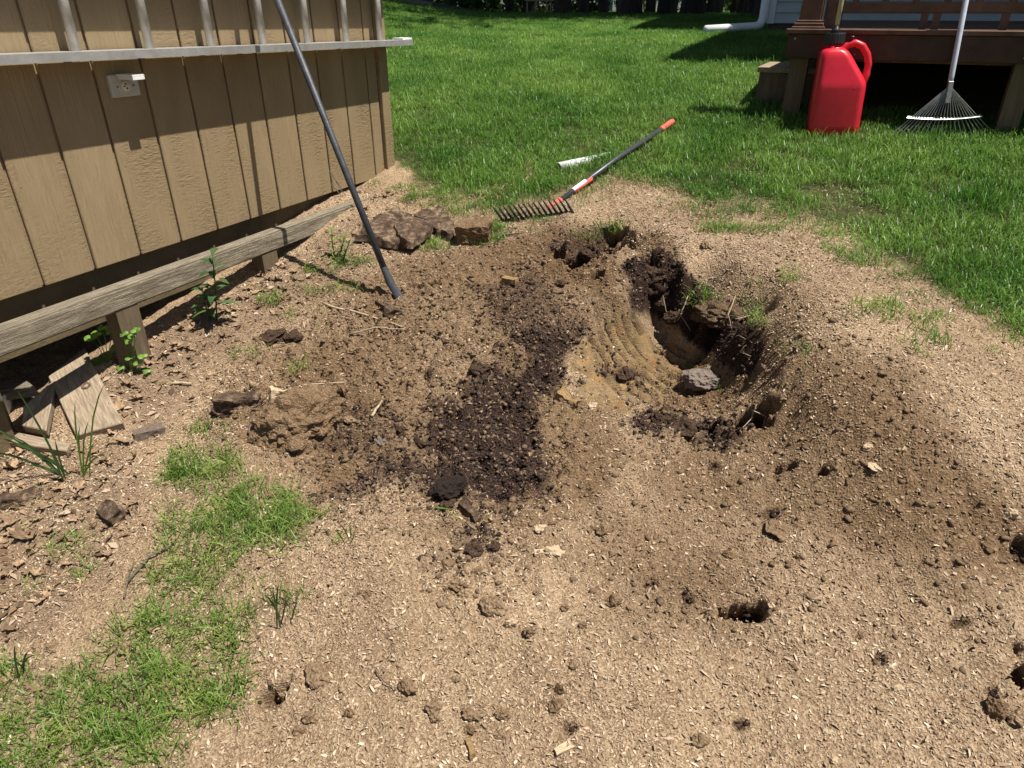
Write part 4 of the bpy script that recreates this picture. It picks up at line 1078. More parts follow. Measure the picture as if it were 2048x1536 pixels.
# thin patch grass on the left and stray tufts
n = 120000
X = RNG.uniform(-2.0, 2.6, n); Y = RNG.uniform(.8, 4.0, n); Z = sample(GZ, X, Y); px, py = proj_np(X, Y, Z)
wx, wy = px + 50 * fbm(X, Y, .2, 3, 80), py + 40 * fbm(X, Y, .16, 3, 81)
pr_ = smooth(poly_sd(wx, wy, PATCH), -14, 26) * (.10 + .90 * smooth(fbm(X, Y, .12, 3, 84), -.25, .25))
pr_ = np.maximum(pr_, .7 * smooth(ell(wx, wy, 480, 1040, 130, 65, 0), -.1, .6))
pr_ = np.maximum(pr_, .6 * smooth(ell(wx, wy, 120, 1470, 260, 110, 0), -.1, .6))
pr_ = np.maximum(pr_, .5 * smooth(ell(wx, wy, 400, 1250, 130, 170, 20), -.1, .6))
for cx, cy, rx, ry, v in ((400,860,30,14,.5),(545,600,28,14,.9),(620,540,16,14,1),(640,585,40,12,.7),(665,545,30,12,.4),(700,575,30,12,.4),(700,525,60,14,.6),(870,490,36,14,.9),(690,1075,22,18,1),(600,735,14,10,.8),(570,1210,34,30,.55),(150,1085,36,30,.45),(160,1120,40,40,.35),(1400,590,45,20,.95),(1500,620,40,30,.5),(1530,660,24,30,.5),(1195,470,60,12,.6),(1240,455,60,12,.5),(1450,770,30,14,.3),(990,470,28,20,.8),(960,480,20,12,.6),(1560,560,60,30,.12),(1750,620,60,26,.30),(1850,680,70,30,.16),(1850,640,60,20,.3),(825,395,20,12,.6),(250,725,34,22,.6),(500,700,40,20,.22),(1480,460,120,12,.4),(1700,520,50,14,.3),(75,1170,40,20,.2),(1600,700,40,14,.2),(380,560,20,12,.2),(620,640,60,30,.1)):
    pr_ = np.maximum(pr_, v * smooth(ell(px, py, cx, cy, rx, ry), 0, .5))
kk = (RNG.random(n) < pr_ * .36) & ~in_shed(X, Y, .16) & (px > -400) & (px < 2400)
P = np.stack([X, Y, Z], -1)[kk]
sc_ = RNG.uniform(.65, 1.3, (len(P), 1)) * np.ones((1, 3)); sc_[:, 2] *= RNG.uniform(.7, 1.25, len(P))
scatter('patch_grass', P, sc_, patch_c, 'thin light green grass growing through the sawdust', 'grass', .25)
n = 30000
X = RNG.uniform(-2.0, 2.6, n); Y = RNG.uniform(.8, 5.5, n); Z = sample(GZ, X, Y); px, py = proj_np(X, Y, Z)
pr_ = np.zeros(n)
for cx, cy, rx, ry, v in ((1060,352,34,26,1),(1185,305,50,14,.8),(1000,385,60,16,.5),(1560,455,120,18,.35),(1690,405,90,40,.35),(200,905,60,40,.35),(60,1010,80,60,.3),(100,1120,90,60,.25),(800,345,50,40,.4),(1240,460,90,14,.3),(1140,385,40,12,.4),(1450,770,30,16,.5)):
    pr_ = np.maximum(pr_, v * smooth(ell(px, py, cx, cy, rx, ry), -.1, .6))
pr_ = np.maximum(pr_, .25 * smooth(lawn_sd(px, py), -40, 0) * (1 - smooth(lawn_sd(px, py), 10, 60)))
kk = (RNG.random(n) < pr_ * .4) & ~in_shed(X, Y, .16)
P = np.stack([X, Y, Z], -1)[kk]
scatter('dry_grass', P, RNG.uniform(.6, 1.2, (len(P), 1)) * np.ones((1, 3)), straw_c, 'dead straw coloured grass around the pipe and lawn edge', 'dry grass', .4)

# ------------------------------------------------------------------ wood chips and crumbs
n = 520000
X = RNG.uniform(-2.3, 2.7, n); Y = RNG.uniform(.72, 4.1, n)
Z = sample(GZ, X, Y); px, py = proj_np(X, Y, Z)
br_, dk_, tf_, cl_, li_ = [sample(a, X, Y) for a in (brown, dark, turf, clay, litter)]
pr_ = (1 - .50 * br_) * (1 - .62 * dk_) * (1 - .85 * tf_) * (1 - .80 * cl_) * (.55 + .9 * np.clip(fbm(X, Y, .3, 3, 101) + .35, 0, 1))
kk = (RNG.random(n) < pr_) & (px > -250) & (px < 2300) & (py < 1750) & ~in_shed(X, Y, -.03)
X, Y, Z, br_, dk_ = X[kk], Y[kk], Z[kk], br_[kk], dk_[kk]
X = X + sample(SHX, X, Y); Y = Y + sample(SHY, X, Y)
n = len(X)
Ln = np.exp(RNG.normal(math.log(.0052), .50, n)).clip(.0022, .028); Wd = Ln * RNG.uniform(.22, .6, n); Wd = np.minimum(Wd, .007)
yaw = RNG.uniform(0, 6.283, n); pit = RNG.normal(.0, .42, n); rol = RNG.normal(0, .45, n)
d = np.stack([np.cos(yaw) * np.cos(pit), np.sin(yaw) * np.cos(pit), np.sin(pit)], -1)
s_ = np.stack([-np.sin(yaw), np.cos(yaw), 0 * yaw], -1); u_ = np.cross(d, s_)
e = s_ * np.cos(rol)[:, None] + u_ * np.sin(rol)[:, None]
C = np.stack([X, Y, Z + .0012 + Ln * .5 * np.abs(np.sin(pit)) * .7], -1)
hl, hw = Ln[:, None] / 2, Wd[:, None] / 2
up_ = np.cross(d, e); up_ *= np.sign(up_[:, 2:3] + 1e-9)
V = np.stack([C - d * hl - e * hw * .6, C + e * hw * -1 + up_ * hl * .12, C + d * hl - e * hw * .2, C + d * hl * .9 + e * hw * .5, C + e * hw + up_ * hl * .12, C - d * hl * .85 + e * hw * .6], 1).reshape(-1, 3)
k6 = np.arange(n)[:, None] * 6
Fq = np.concatenate([k6 + [0, 1, 4, 5], k6 + [1, 2, 3, 4]], 0)
tone = RNG.random(n)
pal = np.array([(.15, .098, .060), (.265, .185, .118), (.37, .272, .178), (.46, .352, .242), (.58, .475, .345)])
ti = np.clip(RNG.normal(1.85, 1.0, n) - .9 * br_ - 1.2 * dk_ + 1.2 * fbm(X, Y, .25, 3, 111), 0, 3.99)
i0 = ti.astype(int); cc = pal[i0] * (1 - (ti - i0))[:, None] + pal[i0 + 1] * (ti - i0)[:, None]
cc = np.repeat(np.concatenate([cc, np.ones((n, 1))], 1), 6, 0)
cm = bpy.data.materials.new('wood_chip'); nt, N, L, b_ = nodes_of(cm)
at = N.new('ShaderNodeAttribute'); at.attribute_name = 'chip'; L.new(at.outputs['Color'], b_.inputs['Base Color'])
b_.inputs['Roughness'].default_value = .85; b_.inputs['Specular IOR Level'].default_value = .2
tag(link('wood_chips', mesh_np('wood_chips', V, Fq, cm, False, {'chip': ('FLOAT_COLOR', cc)})), 'pale sawdust and wood chips strewn over the ground', 'wood chips', kind='stuff')

def lump_mesh(seed, sub=2, rough=.35, name='clod'):
    bm = bmesh.new(); bmesh.ops.create_icosphere(bm, subdivisions=sub, radius=1)
    o = Vector((seed * 3.1, seed * 1.7, seed * .9))
    for v in bm.verts:
        c = v.co.copy()
        k = 1 + rough * mnoise.noise(c * 1.1 + o) + rough * .6 * mnoise.noise(c * 2.6 + o) + rough * .35 * mnoise.noise(c * 6 + o)
        v.co = c * k
    me = bpy.data.meshes.new(name); bm.to_mesh(me); bm.free()
    return me
# loose crumbs of soil: one mass
base = [lump_mesh(500 + i, 1, 1.0) for i in range(8)]
BV = [np.array([v.co[:] for v in m.vertices]) for m in base]; BF = [np.array([p.vertices[:] for p in m.polygons]) for m in base]
for m in base: bpy.data.meshes.remove(m)
def crumbs(name, count, wfield, s0, s1, mat, label):
    n = count * 12
    X = RNG.uniform(-1.9, 2.5, n); Y = RNG.uniform(.8, 3.9, n)
    kk = RNG.random(n) < sample(wfield, X, Y)
    X, Y = X[kk][:count], Y[kk][:count]; Z = sample(GZ, X, Y)
    X = X + sample(SHX, X, Y); Y = Y + sample(SHY, X, Y)
    VV, FF = [], []; k = 0
    for x, y, z in zip(X, Y, Z):
        b = RNG.integers(0, 8); s = s0 * (s1 / s0) ** (RNG.random() ** 1.8)
        a = RNG.uniform(0, 6.283); c_, s__ = math.cos(a), math.sin(a)
        v = BV[b] * s * RNG.uniform(.5, 1.4, 3)
        VV.append(np.stack([v[:, 0] * c_ - v[:, 1] * s__ + x, v[:, 0] * s__ + v[:, 1] * c_ + y, v[:, 2] * .75 + z + s * .25], -1)); FF.append(BF[b] + k); k += len(v)
    tag(link(name, mesh_np(name, np.concatenate(VV), np.concatenate(FF), mat)), label, 'soil', kind='stuff')
crumbs('dark_soil_crumbs', 22000, np.clip(dark * 1.0, 0, 1), .0016, .009, M['clod_dark'], 'dark moist soil crumbs filling the dug out hollow')
crumbs('brown_soil_crumbs', 14000, np.clip(.75 * rough * (1 - .6 * dark) + .35 * brown, 0, 1), .0018, .011, M['clod_brown'], 'loose brown soil crumbs around the hollow')
crumbs('sawdust_crumbs', 3500, np.clip((1 - turf) * (1 - dark) * (.3 + .5 * litter) * near, 0, 1), .002, .008, M['clod_tan'], 'small crumbs of caked sawdust on the bare ground')

# ------------------------------------------------------------------ stones, clods, wood pieces one by one
LUMPS = [lump_mesh(600 + i, 3, .62) for i in range(7)]
LM = {}
def lump(px, py, wpx, hpx, mat, name, label, cat, group=None, flat=.6, rot=None, seed=None, sink=.25, own=False):
    p = GP(px, py + hpx * .25)
    dep = p.y * cP + (CZ - p.z) * sP
    sx = wpx * dep / F_PX / 2; sz = max(hpx * dep / F_PX / 2 * .8, .004)
    k = (int(px) * 7 + int(py)) % 7 if seed is None else seed
    if own:
        me = lump_mesh(700 + k, 5, .34, name); me.materials.append(M['ground' if mat == 'chunk' else mat])
        for v in me.vertices: v.co *= 1 + .07 * mnoise.noise(v.co * 6) + .05 * mnoise.noise(v.co * 14)
        at = me.attributes.new('soil', 'FLOAT_COLOR', 'POINT'); at.data.foreach_set('color', [.62, 0, 0, 1] * len(me.vertices))
    else:
        if (k, mat) not in LM:
            m = LUMPS[k].copy(); m.materials.append(M['ground' if mat.startswith('clod') else mat]); LM[(k, mat)] = m
            if mat == 'clod_dark':
                at = m.attributes.new('soil', 'FLOAT_COLOR', 'POINT'); at.data.foreach_set('color', [.6, .72, 0, 1] * len(m.vertices))
            if mat == 'clod_tan':
                at = m.attributes.new('soil', 'FLOAT_COLOR', 'POINT'); at.data.foreach_set('color', [.42 + .05 * k, 0, 0, 1] * len(m.vertices))
        me = LM[(k, mat)]
    o = link(name, me)
    a = math.radians(rot) if rot is not None else random.uniform(-.7, .7)
    o.location = (p.x, p.y + sx * .25, p.z + sz * (1 - 2 * sink) * .8); o.scale = (sx, sx * .8, sz)
    o.rotation_euler = (random.uniform(-.25, .25) + .2, random.uniform(-.25, .25), a)
    return tag(o, label, cat, group)
lump(595, 840, 176, 128, 'chunk', 'flat_clod', 'large flat clod coated in brown sawdust left of the dark hollow', 'clod', rot=0, own=True, sink=.17, seed=3)
lump(1405, 758, 74, 48, 'rock', 'rock', 'grey angular rock on the floor of the dug pit', 'rock', rot=-20, own=True)
lump(1413, 742, 26, 20, 'rock', 'rock', 'small grey stone resting against the angular rock in the pit', 'rock')
lump(762, 884, 26, 26, 'rock', 'stone', 'small pale grey stone beside two round black clods', 'stone')
lump(895, 975, 68, 56, 'clod_dark', 'soil_block', 'blocky black lump at the near edge of the dark hollow', 'clod', rot=20, own=True)
for px, py, w, h in ((798,860,30,30),(838,884,28,32),(540,672,62,30),(585,668,36,26),(1010,615,30,20),(960,735,40,34),(1310,545,60,44),(1330,600,50,40),(1345,630,34,30),(1300,575,34,30),(1180,505,40,28),(1370,850,50,36),(1320,835,36,30),(1250,745,36,28),(950,1095,40,18),(985,1090,26,16),(895,1010,30,18),(860,745,26,22),(1000,690,22,14),(1120,565,20,14)):
    lump(px, py, w, h, 'clod_dark', 'soil_clod', 'dark moist lump of soil in and around the dug hollow', 'clod', 'dark soil clods about the hollow', sink=.42)
for px, py, w, h in ((640,1352,62,34),(814,1374,36,36),(915,1170,34,30),(985,1212,50,32),(1060,1262,26,34),(1225,1200,28,34),(890,1130,30,18),(870,1435,22,22),(868,1415,34,30),(620,1437,30,24),(700,1425,20,16),(600,1460,28,18),(945,1430,40,22),(1005,1428,30,24),(940,1460,24,20),(1000,1470,24,16),(1120,1378,18,34),(1110,1410,28,22),(1150,1330,22,14),(735,1186,18,14),(720,1183,12,10),(540,990,20,14),(640,1190,12,10),(710,1190,10,10),(930,1190,26,18),(955,1145,28,22),(1205,1060,26,24),(975,1010,22,14),(1460,1112,24,14),(1420,1130,18,12),(1620,1190,20,14),(1720,1270,18,12),(1400,1480,30,22),(1560,1060,60,18),(1980,1090,40,30),(910,1360,16,12),(985,1295,14,12),(1130,1215,18,14),(1165,1250,16,14),(1075,1185,16,12),(1330,500,20,14),(1415,492,24,16),(1650,690,20,10),(350,1420,18,14),(100,1297,22,16),(1845,1000,18,10),(665,855,20,18),(700,840,26,18),(1480,640,20,16),(660,640,14,10),(705,700,26,20),(835,735,20,18),(770,760,30,18),(690,935,20,14)):
    lump(px, py, w, h, 'clod_tan', 'sawdust_clod', *((lambda l: (l, 'clod', l))('small clod of caked sawdust on the pale ground before the black soil' if py > 1100 else 'small brown clod lying beside or beyond the dark hollow'))) 
lump(1992, 1412, 44, 60, 'chunk', 'stone', 'brownish oblong stone beside a small dark burrow', 'stone', rot=80, own=True, sink=.35)
lump(2035, 1435, 36, 36, 'clod_tan', 'clod', 'clod touching the brownish oblong stone', 'clod')
for px, py, w, h in ((1736,894,20,18),(1752,935,28,10),(2026,1028,26,24),(1800,1378,24,16),(1655,1465,16,12),(1430,1462,12,10),(1165,757,14,34),(1023,1245,24,28),(1080,1057,24,20),(1185,812,20,22),(1110,1105,36,20),(1670,1520,18,14)):
    lump(px, py, w, h, 'pale_wood', 'wood_chunk', 'pale splintered wood chip bigger than the sawdust around it', 'wood chip', 'large pale wood chips')
# pit: rooty clump on the far wall, turf lip above the right wall
def clump(P, sc_, rot, mat, name, label, cat, seed, brown_=.0, dark_=.0, rough_=.55):
    me = lump_mesh(seed, 5, rough_, name)
    for v in me.vertices:
        q = v.co * 5.0
        v.co *= 1 + .16 * mnoise.noise(q + Vector((seed, 0, 0))) + .10 * mnoise.noise(q * 2.3)
    at = me.attributes.new('soil', 'FLOAT_COLOR', 'POINT'); at.data.foreach_set('color', [brown_, dark_, 0, 1] * len(me.vertices))
    me.materials.append(M[mat]); me.polygons.foreach_set('use_smooth', [True] * len(me.polygons))
    o = link(name, me); o.location = P; o.scale = sc_; o.rotation_euler = rot
    return tag(o, label, cat)
rp = GP(1322, 506)
clump(rp + Vector((.0, .03, -.16)), (.085, .075, .12), (.1, .1, .2), 'ground', 'soil_clump', 'dark rooty soil clump hanging from the far rim of the pit', 'soil clump', 31, .2, .95, .7)
clump(rp + Vector((.035, .0, -.27)), (.06, .06, .09), (.2, -.2, .6), 'ground', 'soil_clump', 'smaller dark clump at the foot of the rooty one in the pit', 'soil clump', 32, .3, .9, .7)
rp2 = GP(1405, 560); rp3 = GP(1500, 640)
rdir = (rp3 - rp2); ra = math.atan2(rdir.y, rdir.x)
turfc = (rp2 + rp3) / 2
clump(turfc + Vector((-.045, -.035, -.045)), (.17, .075, .042), (.1, -.12, ra), 'ground', 'turf_overhang', 'overhanging lip of rooted turf along the right rim of the pit', 'turf', 33, .55, .5, .45)
# split wood pieces: chunky prisms
def plank_piece(pts, thick, mat, name, label, cat, lift=.0, jag=.006, group=None, seed=0, tilt=0.0):
    """outline in photo pixels lying on the ground -> thick, rough piece"""
    rd = random.Random(seed)
    P = [GP(x, y) for x, y in pts]
    c = sum(P, Vector()) / len(P)
    # best plane: slope of the points
    A = np.array([[p.x - c.x, p.y - c.y, 1] for p in P]); zb = np.array([p.z - c.z for p in P])
    sol = np.linalg.lstsq(A, zb, rcond=None)[0]
    bm = bmesh.new()
    out = []
    for i in range(len(P)):
        a, b = P[i], P[(i + 1) % len(P)]
        m_ = max(1, int((b - a).length / .035))
        for k in range(m_):
            q = a.lerp(b, k / m_); out.append((q.x + rd.uniform(-jag, jag), q.y + rd.uniform(-jag, jag)))
    vs = [bm.verts.new((x, y, c.z + sol[0] * (x - c.x) + sol[1] * (y - c.y) + sol[2] + lift)) for x, y in out]
    f = bm.faces.new(vs); bm.normal_update()
    if f.normal.z < 0: f.normal_flip()
    r = bmesh.ops.triangulate(bm, faces=[f], ngon_method='EAR_CLIP')
    bmesh.ops.subdivide_edges(bm, edges=[e for e in bm.edges if e.calc_length() > .03], cuts=2, use_grid_fill=True)
    bmesh.ops.triangulate(bm, faces=bm.faces[:])
    ex = bmesh.ops.extrude_face_region(bm, geom=bm.faces[:])
    for v in ex['geom']:
        if isinstance(v, bmesh.types.BMVert):
            v.co.z += thick
            o = v.co * 22
            v.co.z += thick * .6 * mnoise.noise(o) + thick * .4 * mnoise.noise(o * 3)
    bmesh.ops.recalc_face_normals(bm, faces=bm.faces[:])
    for v in bm.verts: v.co += Vector((mnoise.noise(v.co * 40), mnoise.noise(v.co * 40 + Vector((9, 0, 0))), 0)) * jag * .6
    me = bpy.data.meshes.new(name); bm.to_mesh(me); bm.free(); me.materials.append(M[mat])
    for v in me.vertices: v.co -= c
    o = link(name, me); o.location = c
    return tag(o, label, cat, group)
def rough_box(px, py, sx, sy, sz, rz, mat, name, label, cat, rx=0.0, ry=0.0, lift=0.0, amp=.008, sub=9, taper=1.0):
    p = GP(px, py)
    bm = bmesh.new(); bmesh.ops.create_cube(bm, size=1); bmesh.ops.subdivide_edges(bm, edges=bm.edges[:], cuts=sub, use_grid_fill=True)
    for v in bm.verts:
        x, y, z = v.co
        k = 1 + (taper - 1) * (x + .5)
        q = Vector((x * sx, y * sy * k, (z + .5) * sz))
        n_ = Vector((mnoise.noise(q * 18 + p * 5), mnoise.noise(q * 18 + p * 9), mnoise.noise(q * 18 + p * 2))) + .6 * Vector((mnoise.noise(q * 55), mnoise.noise(q * 55 + p), mnoise.noise(q * 55 - p)))
        v.co = q + n_ * amp
    me = bpy.data.meshes.new(name); bm.to_mesh(me); bm.free(); me.materials.append(M['ground' if mat == 'chunk' else mat])
    if mat == 'chunk':
        at = me.attributes.new('soil', 'FLOAT_COLOR', 'POINT'); at.data.foreach_set('color', [.7, 0, 0, 1] * len(me.vertices))
    o = link(name, me); o.location = p + UP * lift; o.rotation_euler = (rx, ry, rz)
    return tag(o, label, cat)
sl = empty('rotten_slab', GP(800, 490), 'broken dark slab of rotten wood lying beside the digging bar', 'rotten wood')
def sub_piece(*a, **k):
    o = plank_piece(*a, **k)
    for key in ('label', 'category', 'group'):
        if key in o: del o[key]
    o.parent = sl; o.matrix_parent_inverse = world_mat(sl).inverted(); return o
sub_piece([(712,488),(745,450),(800,432),(822,445),(800,470),(805,503),(770,500)], .032, 'rotten', 'bark_piece', None, None, lift=.012, jag=.013, seed=3)
sub_piece([(792,472),(815,447),(870,470),(850,490),(822,512),(800,505)], .030, 'rotten', 'heart_piece', None, None, lift=.03, jag=.013, seed=4)
sub_piece([(826,440),(880,428),(910,455),(900,482),(868,474)], .030, 'rotten', 'crumbled_piece', None, None, lift=.006, jag=.014, seed=5)
rough_box(950, 476, .165, .12, .088, math.radians(-6), 'chunk', 'wood_block', 'brown sawdust covered wood block left of the rake tines', 'wood block', rx=.12, ry=-.10, lift=-.008, amp=.012)
rough_box(1020, 567, .07, .026, .024, math.radians(-28), 'gold_wood', 'wood_splinter', 'short split wood piece lying beyond the dark hollow', 'wood piece', lift=.004, amp=.006, sub=5)
rough_box(785, 632, .085, .05, .04, math.radians(30), 'rotten', 'bark_chunk', 'broken bark chunk just in front of the digging bar tip', 'bark', ry=.35, lift=.004, amp=.012, sub=6)
rough_box(762, 618, .06, .012, .02, math.radians(-30), 'rotten', 'bark_sliver', 'thin dark bark sliver behind the broken bark chunk', 'bark', ry=.3, lift=.012, amp=.006, sub=5)
rough_box(1132, 800, .10, .04, .035, math.radians(-50), 'gold_wood', 'split_root', 'golden split root stub at the lower edge of the pit', 'root', ry=.25, lift=-.014, amp=.015, sub=9)
rough_box(1245, 775, .11, .045, .022, math.radians(25), 'gold_wood', 'splintered_root', 'orange splintered root embedded in the clay floor of the pit', 'root', lift=-.008, amp=.016, sub=9)
rough_box(938, 1030, .085, .024, .026, math.radians(-50), 'rotten', 'dark_stub', 'short dark stub of wood at the near edge of the black soil', 'wood piece', lift=.0, amp=.005, sub=5)
rough_box(478, 815, .16, .07, .065, math.radians(20), 'rotten', 'crumbling_stump', 'crumbling mossy wood lump above the large flat clod', 'rotten wood', lift=-.012, amp=.02, sub=8)
rough_box(560, 800, .085, .03, .05, math.radians(35), 'pale_wood', 'yellow_splinter', 'pale yellow splintered piece behind the large flat clod', 'wood piece', ry=.25, lift=-.004, amp=.01, sub=6)
rough_box(232, 1030, .085, .05, .04, math.radians(-40), 'rotten', 'bark_block', 'dark bark block standing among dry leaves on the left', 'bark', rx=.5, lift=.0, amp=.008, sub=6)
rough_box(940, 1500, .014, .04, .018, math.radians(20), 'gold_wood', 'wood_offcut', 'upright brown wood offcut half buried in pale sawdust', 'wood piece', lift=-.004, amp=.006, sub=5)
rough_box(1130, 1495, .055, .018, .005, math.radians(24), 'pale_wood', 'flat_shaving', 'flat pale shaving lying on the nearest sawdust', 'wood piece', lift=.0, amp=.005, sub=5)
rough_box(1090, 1105, .06, .02, .008, math.radians(8), 'pale_wood', 'long_shaving', 'long pale shaving in front of the black soil', 'wood piece', lift=.0, amp=.004, sub=5)
rough_box(30, 1000, .16, .05, .03, math.radians(25), 'rotten', 'fallen_branch', 'thick weathered branch piece at the left among leaf litter', 'branch', lift=-.01, amp=.012, sub=7)
rough_box(300, 870, .10, .045, .03, math.radians(35), 'twig_dark', 'bark_strip', 'grey bark strip right of the board with the knot', 'bark', lift=-.004, amp=.008, sub=6)

# ------------------------------------------------------------------ old boards heaped under the beam
def board_px(corners, zt, thick, mat, name, label, knot=None):
    """corners: photo pixels with heights above the ground of the upper face"""
    P = []
    for (x, y), h in zip(corners, zt):
        q = WP(x, y, h); P.append(q)
    n_ = (P[1] - P[0]).cross(P[3] - P[0]).normalized()
    if n_.z < 0: n_ = -n_
    c = sum(P, Vector()) / 4
    X_ = ((P[1] - P[0]) + (P[2] - P[3])).normalized(); Y_ = n_.cross(X_)
    mb = MB(); mb.add([p for p in P] + [p - n_ * thick for p in P], [(0, 1, 2, 3), (7, 6, 5, 4), (0, 4, 5, 1), (1, 5, 6, 2), (2, 6, 7, 3), (3, 7, 4, 0)])
    R = Matrix((X_, Y_, n_)).transposed().to_4x4()
    inv = (Matrix.Translation(c) @ R).inverted()
    bm = bmesh.new(); vs = [bm.verts.new(inv @ Vector(v)) for v in mb.v]
    for f in mb.f: bm.faces.new([vs[i] for i in f])
    bmesh.ops.recalc_face_normals(bm, faces=bm.faces[:])
    bmesh.ops.bevel(bm, geom=bm.edges[:], offset=.003, segments=1, affect='EDGES')
    me = bpy.data.meshes.new(name); bm.to_mesh(me); bm.free(); me.materials.append(M[mat])
    o = link(name, me); o.matrix_world = Matrix.Translation(c) @ R
    return tag(o, label, 'board'), Matrix.Translation(c) @ R
kb, kR = board_px([(168, 692), (246, 846), (152, 872), (96, 752)], [.13, .07, .07, .13], .032, 'board', 'scrap_board', 'wide weathered board with a knot hole leaning under the beam')
ke = empty('tmp', (0, 0, 0), 'x', 'x'); bpy.data.objects.remove(ke)
kn = MB(); nn_ = 18
cK = WP(171, 770, .105); Xk = (kR.to_3x3() @ Vector((1, 0, 0))); Yk = (kR.to_3x3() @ Vector((0, 1, 0))); Zk = kR.to_3x3() @ Vector((0, 0, 1))
cK = cK - Zk * ((cK - kR.translation).dot(Zk)) + Zk * .0
kv = []
for r_, z_ in ((.017, .0006), (.011, .0030), (.006, -.004)):
    kv += [cK + Xk * math.cos(2 * math.pi * j / nn_) * r_ * 1.2 + Yk * math.sin(2 * math.pi * j / nn_) * r_ + Zk * z_ for j in range(nn_)]
kn.add(kv, [(i * nn_ + j, i * nn_ + (j + 1) % nn_, (i + 1) * nn_ + (j + 1) % nn_, (i + 1) * nn_ + j) for i in range(2) for j in range(nn_)] + [tuple(2 * nn_ + j for j in range(nn_))])
kno = link('knot', kn.mesh('knot', M['rotten'], True)); kno.parent = kb; kno.matrix_parent_inverse = kR.inverted()
board_px([(112, 752), (92, 862), (44, 852), (46, 812)], [.13, .10, .10, .13], .035, 'board', 'scrap_board', 'narrow pale board beside the board with the knot hole')
board_px([(-60, 845), (140, 885), (132, 902), (-60, 872)], [.085, .075, .075, .085], .05, 'board', 'scrap_timber', 'short timber lying across the foot of the scrap boards')
board_px([(-60, 765), (52, 760), (68, 772), (-60, 790)], [.17, .17, .17, .17], .05, 'weathered', 'scrap_timber', 'brown timber end behind the narrow pale board')
pc = WP(-24, 835, .06)
pail = MB(); n = 28; vs = []
for r, z in ((.085, -.06), (.095, .10), (.099, .10), (.099, .085)):
    vs += [pc + Vector((r * math.cos(2 * math.pi * j / n), r * math.sin(2 * math.pi * j / n), z)) for j in range(n)]
pail.add(vs, [(i * n + j, i * n + (j + 1) % n, (i + 1) * n + (j + 1) % n, (i + 1) * n + j) for i in range(3) for j in range(n)] + [tuple(range(n))])
tag(pail.obj('pail', M['white_plastic'], None, True), 'white plastic pail beside the scrap boards', 'pail')

# ------------------------------------------------------------------ sticks and roots
def stick(pts, r, mat, name, label, cat='stick', lift=.008):
    P = [GP(x, y) + UP * (lift + (i % 2) * .004) for i, (x, y) in enumerate(pts)]
    Q_ = []
    for i in range(len(P) - 1):
        for k in range(4):
            q = P[i].lerp(P[i + 1], k / 4); Q_.append(q + Vector((random.uniform(-1, 1), random.uniform(-1, 1), random.uniform(-.5, 1))) * r * .5)
    Q_.append(P[-1])
    rr = [r * (1 - .6 * i / len(Q_)) for i in range(len(Q_))]
    o = MB().tube(Q_, rr, 7).obj(name, M[mat], None, True)
    return tag(o, label, cat)
stick([(648,612),(720,632),(812,660)], .006, 'twig', 'stick', 'long pale twig lying in front of the digging bar')
stick([(700,672),(750,660),(810,662)], .004, 'twig', 'stick', 'thin curved twig meeting the long pale twig')
stick([(860,672),(910,690),(930,680)], .003, 'twig_dark', 'stick', 'thin dark twig right of the two crossed twigs')
stick([(574,776),(640,773),(690,768)], .004, 'twig', 'stick', 'straight twig above the large flat clod')
stick([(498,872),(505,845),(520,828)], .010, 'twig_dark', 'stick', 'stout dark stick leaning on the left side of the flat clod')
stick([(745,835),(760,815),(765,805)], .006, 'twig', 'stick', 'short stub of stick right of the flat clod')
stick([(345,770),(385,772)], .007, 'twig', 'stick', 'short pale stick above the large grass patch')
stick([(255,1168),(300,1120),(350,1090)], .005, 'twig_dark', 'stick', 'dark twig along the left side of the grass patch')
stick([(250,1200),(258,1160),(268,1130)], .003, 'twig_dark', 'stick', 'small upright twig beside the grass patch')
stick([(872,1020),(905,1025)], .004, 'weed_light', 'grass_stalk', 'green grass stalk lying on the soil before the black lump', 'stalk')
stick([(902,1030),(915,1045)], .003, 'weed_light', 'grass_stalk', 'short green stalk touching the dark stub of wood', 'stalk')
stick([(750,1345),(770,1370),(795,1385)], .002, 'twig_dark', 'stick', 'hair thin twig beside a round clod on the sawdust')
stick([(980,480),(1010,475),(1045,468)], .006, 'twig_dark', 'stick', 'dark twig lying between the block and the rake')
for i, (a, b, c_) in enumerate((((1385,590),(1400,612),(1420,640)), ((1405,595),(1430,615),(1445,650)), ((1470,600),(1455,640),(1462,668)), ((1500,640),(1470,650),(1440,655)), ((1520,665),(1490,690),(1475,680)), ((1490,700),(1478,715),(1500,722)), ((1510,820),(1500,850),(1478,872)), ((1500,830),(1530,845),(1520,870)), ((1330,560),(1325,600),(1335,650)), ((1375,600),(1360,640),(1380,670)))):
    stick([a, b, c_], .0022, 'root', 'torn_root', 'thin torn root hanging from the rim of the dug pit', 'root', .02)['group'] = 'torn roots on the pit rim'

